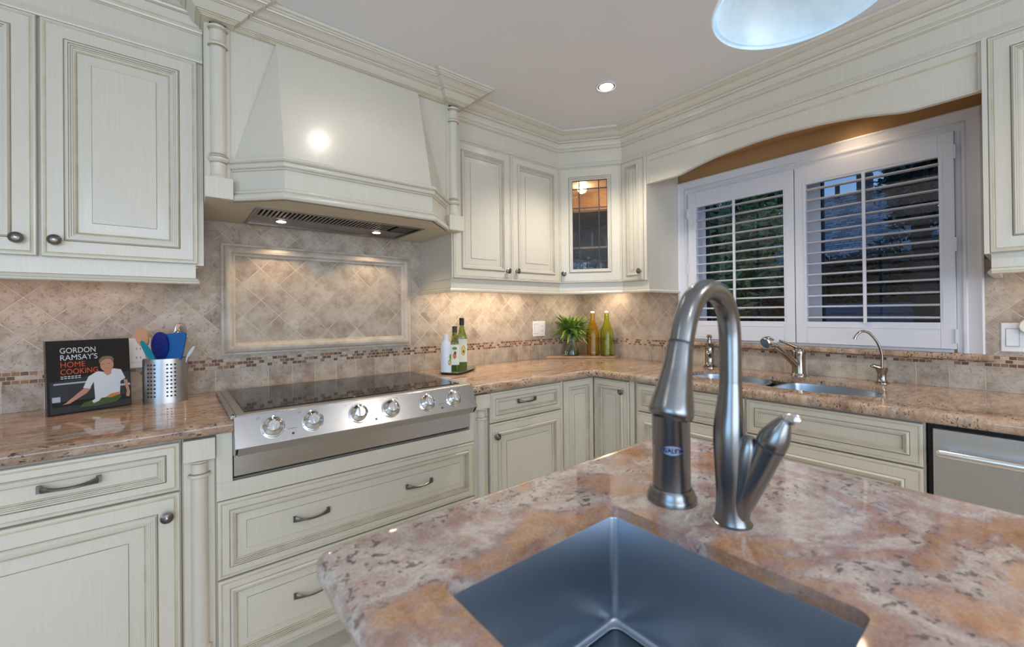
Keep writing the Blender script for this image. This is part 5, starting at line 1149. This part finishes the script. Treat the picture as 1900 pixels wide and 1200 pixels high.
part(MB().lathe([(0.012, 0.150), (0.014, 0.125), (0.028, 0.095), (0.028, 0.080), (0.016, 0.062), (0.002, 0.058)], (pcx, pcy, pz)), 'bulb', 'ceramic_white', pd)

# ------------------------------------------------------------------ outdoors seen through the shutters
gz = -1.75
o = MB().box(2.9, 40, -25, 30, gz-0.2, gz).build('lawn', ['lawn'], smooth=False); tag(o, None, None, None, 'structure'); o.name = 'ground'
lw = thing('boarded_screen', 'low blue grey boarded screen outside, just behind the lowest louvers', 'garden screen', (5.65, 1.1, gz))
mb = MB()
for i in range(16): mb.box(5.60, 5.63, 0.63, 1.62, gz+0.02+i*0.113, gz+0.02+i*0.113+0.106)
part(mb, 'boards', 'deck_blue', lw, smooth=False)
for y in (0.66, 1.13, 1.59): part(MB().box(5.63, 5.70, y-0.035, y+0.035, gz, gz+1.80), 'post', 'deck_blue', lw, smooth=False)
hs = thing('neighbour_house', 'neighbouring house with blue grey shingle roof seen through the shutters', 'house', (12, -1, gz))
part(MB().box(9.6, 16, -7, 3.3, gz, 0.75), 'wall', 'house_wall', hs, smooth=False)
part(MB().add([(9.1, -7.5, 0.60), (9.1, 3.7, 0.60), (12.8, 3.7, 2.8), (12.8, -7.5, 2.8), (16.5, -7.5, 0.6), (16.5, 3.7, 0.6), (9.1, -7.5, 0.48), (9.1, 3.7, 0.48), (12.8, 3.7, 2.68), (12.8, -7.5, 2.68), (16.5, -7.5, 0.48), (16.5, 3.7, 0.48)],
       [(0, 1, 2, 3), (3, 2, 5, 4), (6, 9, 8, 7), (9, 10, 11, 8), (0, 6, 7, 1), (4, 5, 11, 10), (1, 7, 8, 2), (2, 8, 11, 5), (0, 3, 9, 6), (3, 4, 10, 9)]), 'roof', 'shingles', hs, smooth=False)
part(MB().box(12.3, 12.6, 2.25, 2.50, 2.4, 3.15), 'chimney', 'house_wall', hs, smooth=False)
part(MB().tube([(12.7, 2.95, 2.6), (12.7, 2.95, 3.1)], 0.05, 8), 'vent_pipe', 'house_wall', hs)
fe = thing('wooden_fence', 'dark wooden garden fence behind the patio', 'fence', (8, 2, gz))
mb = MB()
for i in range(75): mb.box(8.2, 8.225, -4.5+i*0.16, -4.5+i*0.16+0.15, gz, gz+1.55)
part(mb, 'boards', 'fence_wood', fe, smooth=False)
random.seed(11)
def tree(label, x, y, h, cr_, cz, n, mat, ls=0.09, cat_='tree', name='tree'):
    r = thing(name, label, cat_, (x, y, gz))
    if cat_ == 'tree':
        mb = MB().tube([(x, y, gz), (x+0.05, y, gz+(cz-gz)*0.5), (x-0.04, y+0.05, cz)], [0.14, 0.10, 0.05], 10)
        for i in range(9):
            a = random.uniform(0, 2*PI); mb.tube([(x, y, cz-cr_[2]*0.6+i*0.08), (x+cr_[0]*0.7*math.cos(a), y+cr_[1]*0.7*math.sin(a), cz-cr_[2]*0.1+i*0.12)], [0.04, 0.012], 6)
        part(mb, 'trunk', 'bark', r)
    mb = MB(); clumps = [(random.gauss(0, 0.42), random.gauss(0, 0.42), random.gauss(0, 0.42)) for _ in range(26)]
    for i in range(n):
        c_ = random.choice(clumps); px = x+cr_[0]*(c_[0]+random.gauss(0, 0.16)); py = y+cr_[1]*(c_[1]+random.gauss(0, 0.16)); pz_ = cz+cr_[2]*(c_[2]+random.gauss(0, 0.16))
        if pz_ < gz+0.02: continue
        u_ = Vector((random.gauss(0, 1), random.gauss(0, 1), random.gauss(0, 0.6))).normalized()*ls*random.uniform(0.6, 1.3); v_ = u_.orthogonal().normalized()*u_.length*0.42
        c0 = Vector((px, py, pz_)); mb.add([c0-u_, c0-v_, c0+u_, c0+v_], [(0, 1, 2, 3)])
    part(mb, 'foliage', mat, r, smooth=False, recalc=False)
tree('leafy green tree outside the shutter panel nearer the corner', 5.7, 2.55, 3, (0.70, 0.95, 1.0), 0.85, 9500, 'tree_leaf', 0.08)
tree('dark overhanging tree at the top right of the window view', 5.4, 0.60, 3, (0.40, 0.30, 0.50), 1.28, 3600, 'dark_leaf', 0.05)
tree('tall dark tree filling the far left of the window view', 7.0, 5.9, 3, (0.9, 0.9, 1.8), 1.1, 3200, 'dark_leaf', 0.11)
hg = thing('garden_hedge', 'tall dark hedge hiding the lower half of the neighbouring house', 'hedge', (7.4, 1.5, gz))
part(MB().box(7.25, 7.65, -2.0, 5.2, gz, 0.72), 'core', 'hedge_dark', hg, smooth=False)
mb = MB()
for i in range(14000):
    px = 7.25-abs(random.gauss(0, 0.10)); py = random.uniform(-2.0, 5.2); pz_ = random.uniform(gz+0.3, 0.84+0.10*math.sin(py*2.3)+0.05*math.sin(py*7))
    u_ = Vector((random.gauss(0, 0.5), random.gauss(0, 1), random.gauss(0, 1))).normalized()*0.055*random.uniform(0.6, 1.4); v_ = u_.orthogonal().normalized()*u_.length*0.45
    c0 = Vector((px, py, pz_)); mb.add([c0-u_, c0-v_, c0+u_, c0+v_], [(0, 1, 2, 3)])
part(mb, 'foliage', 'dark_leaf', hg, smooth=False, recalc=False)

# ------------------------------------------------------------------ stand everything on the floor at z = 0
for o in list(bpy.data.objects):
    if o.parent is None and o is not cam_o: o.location.z += HZ
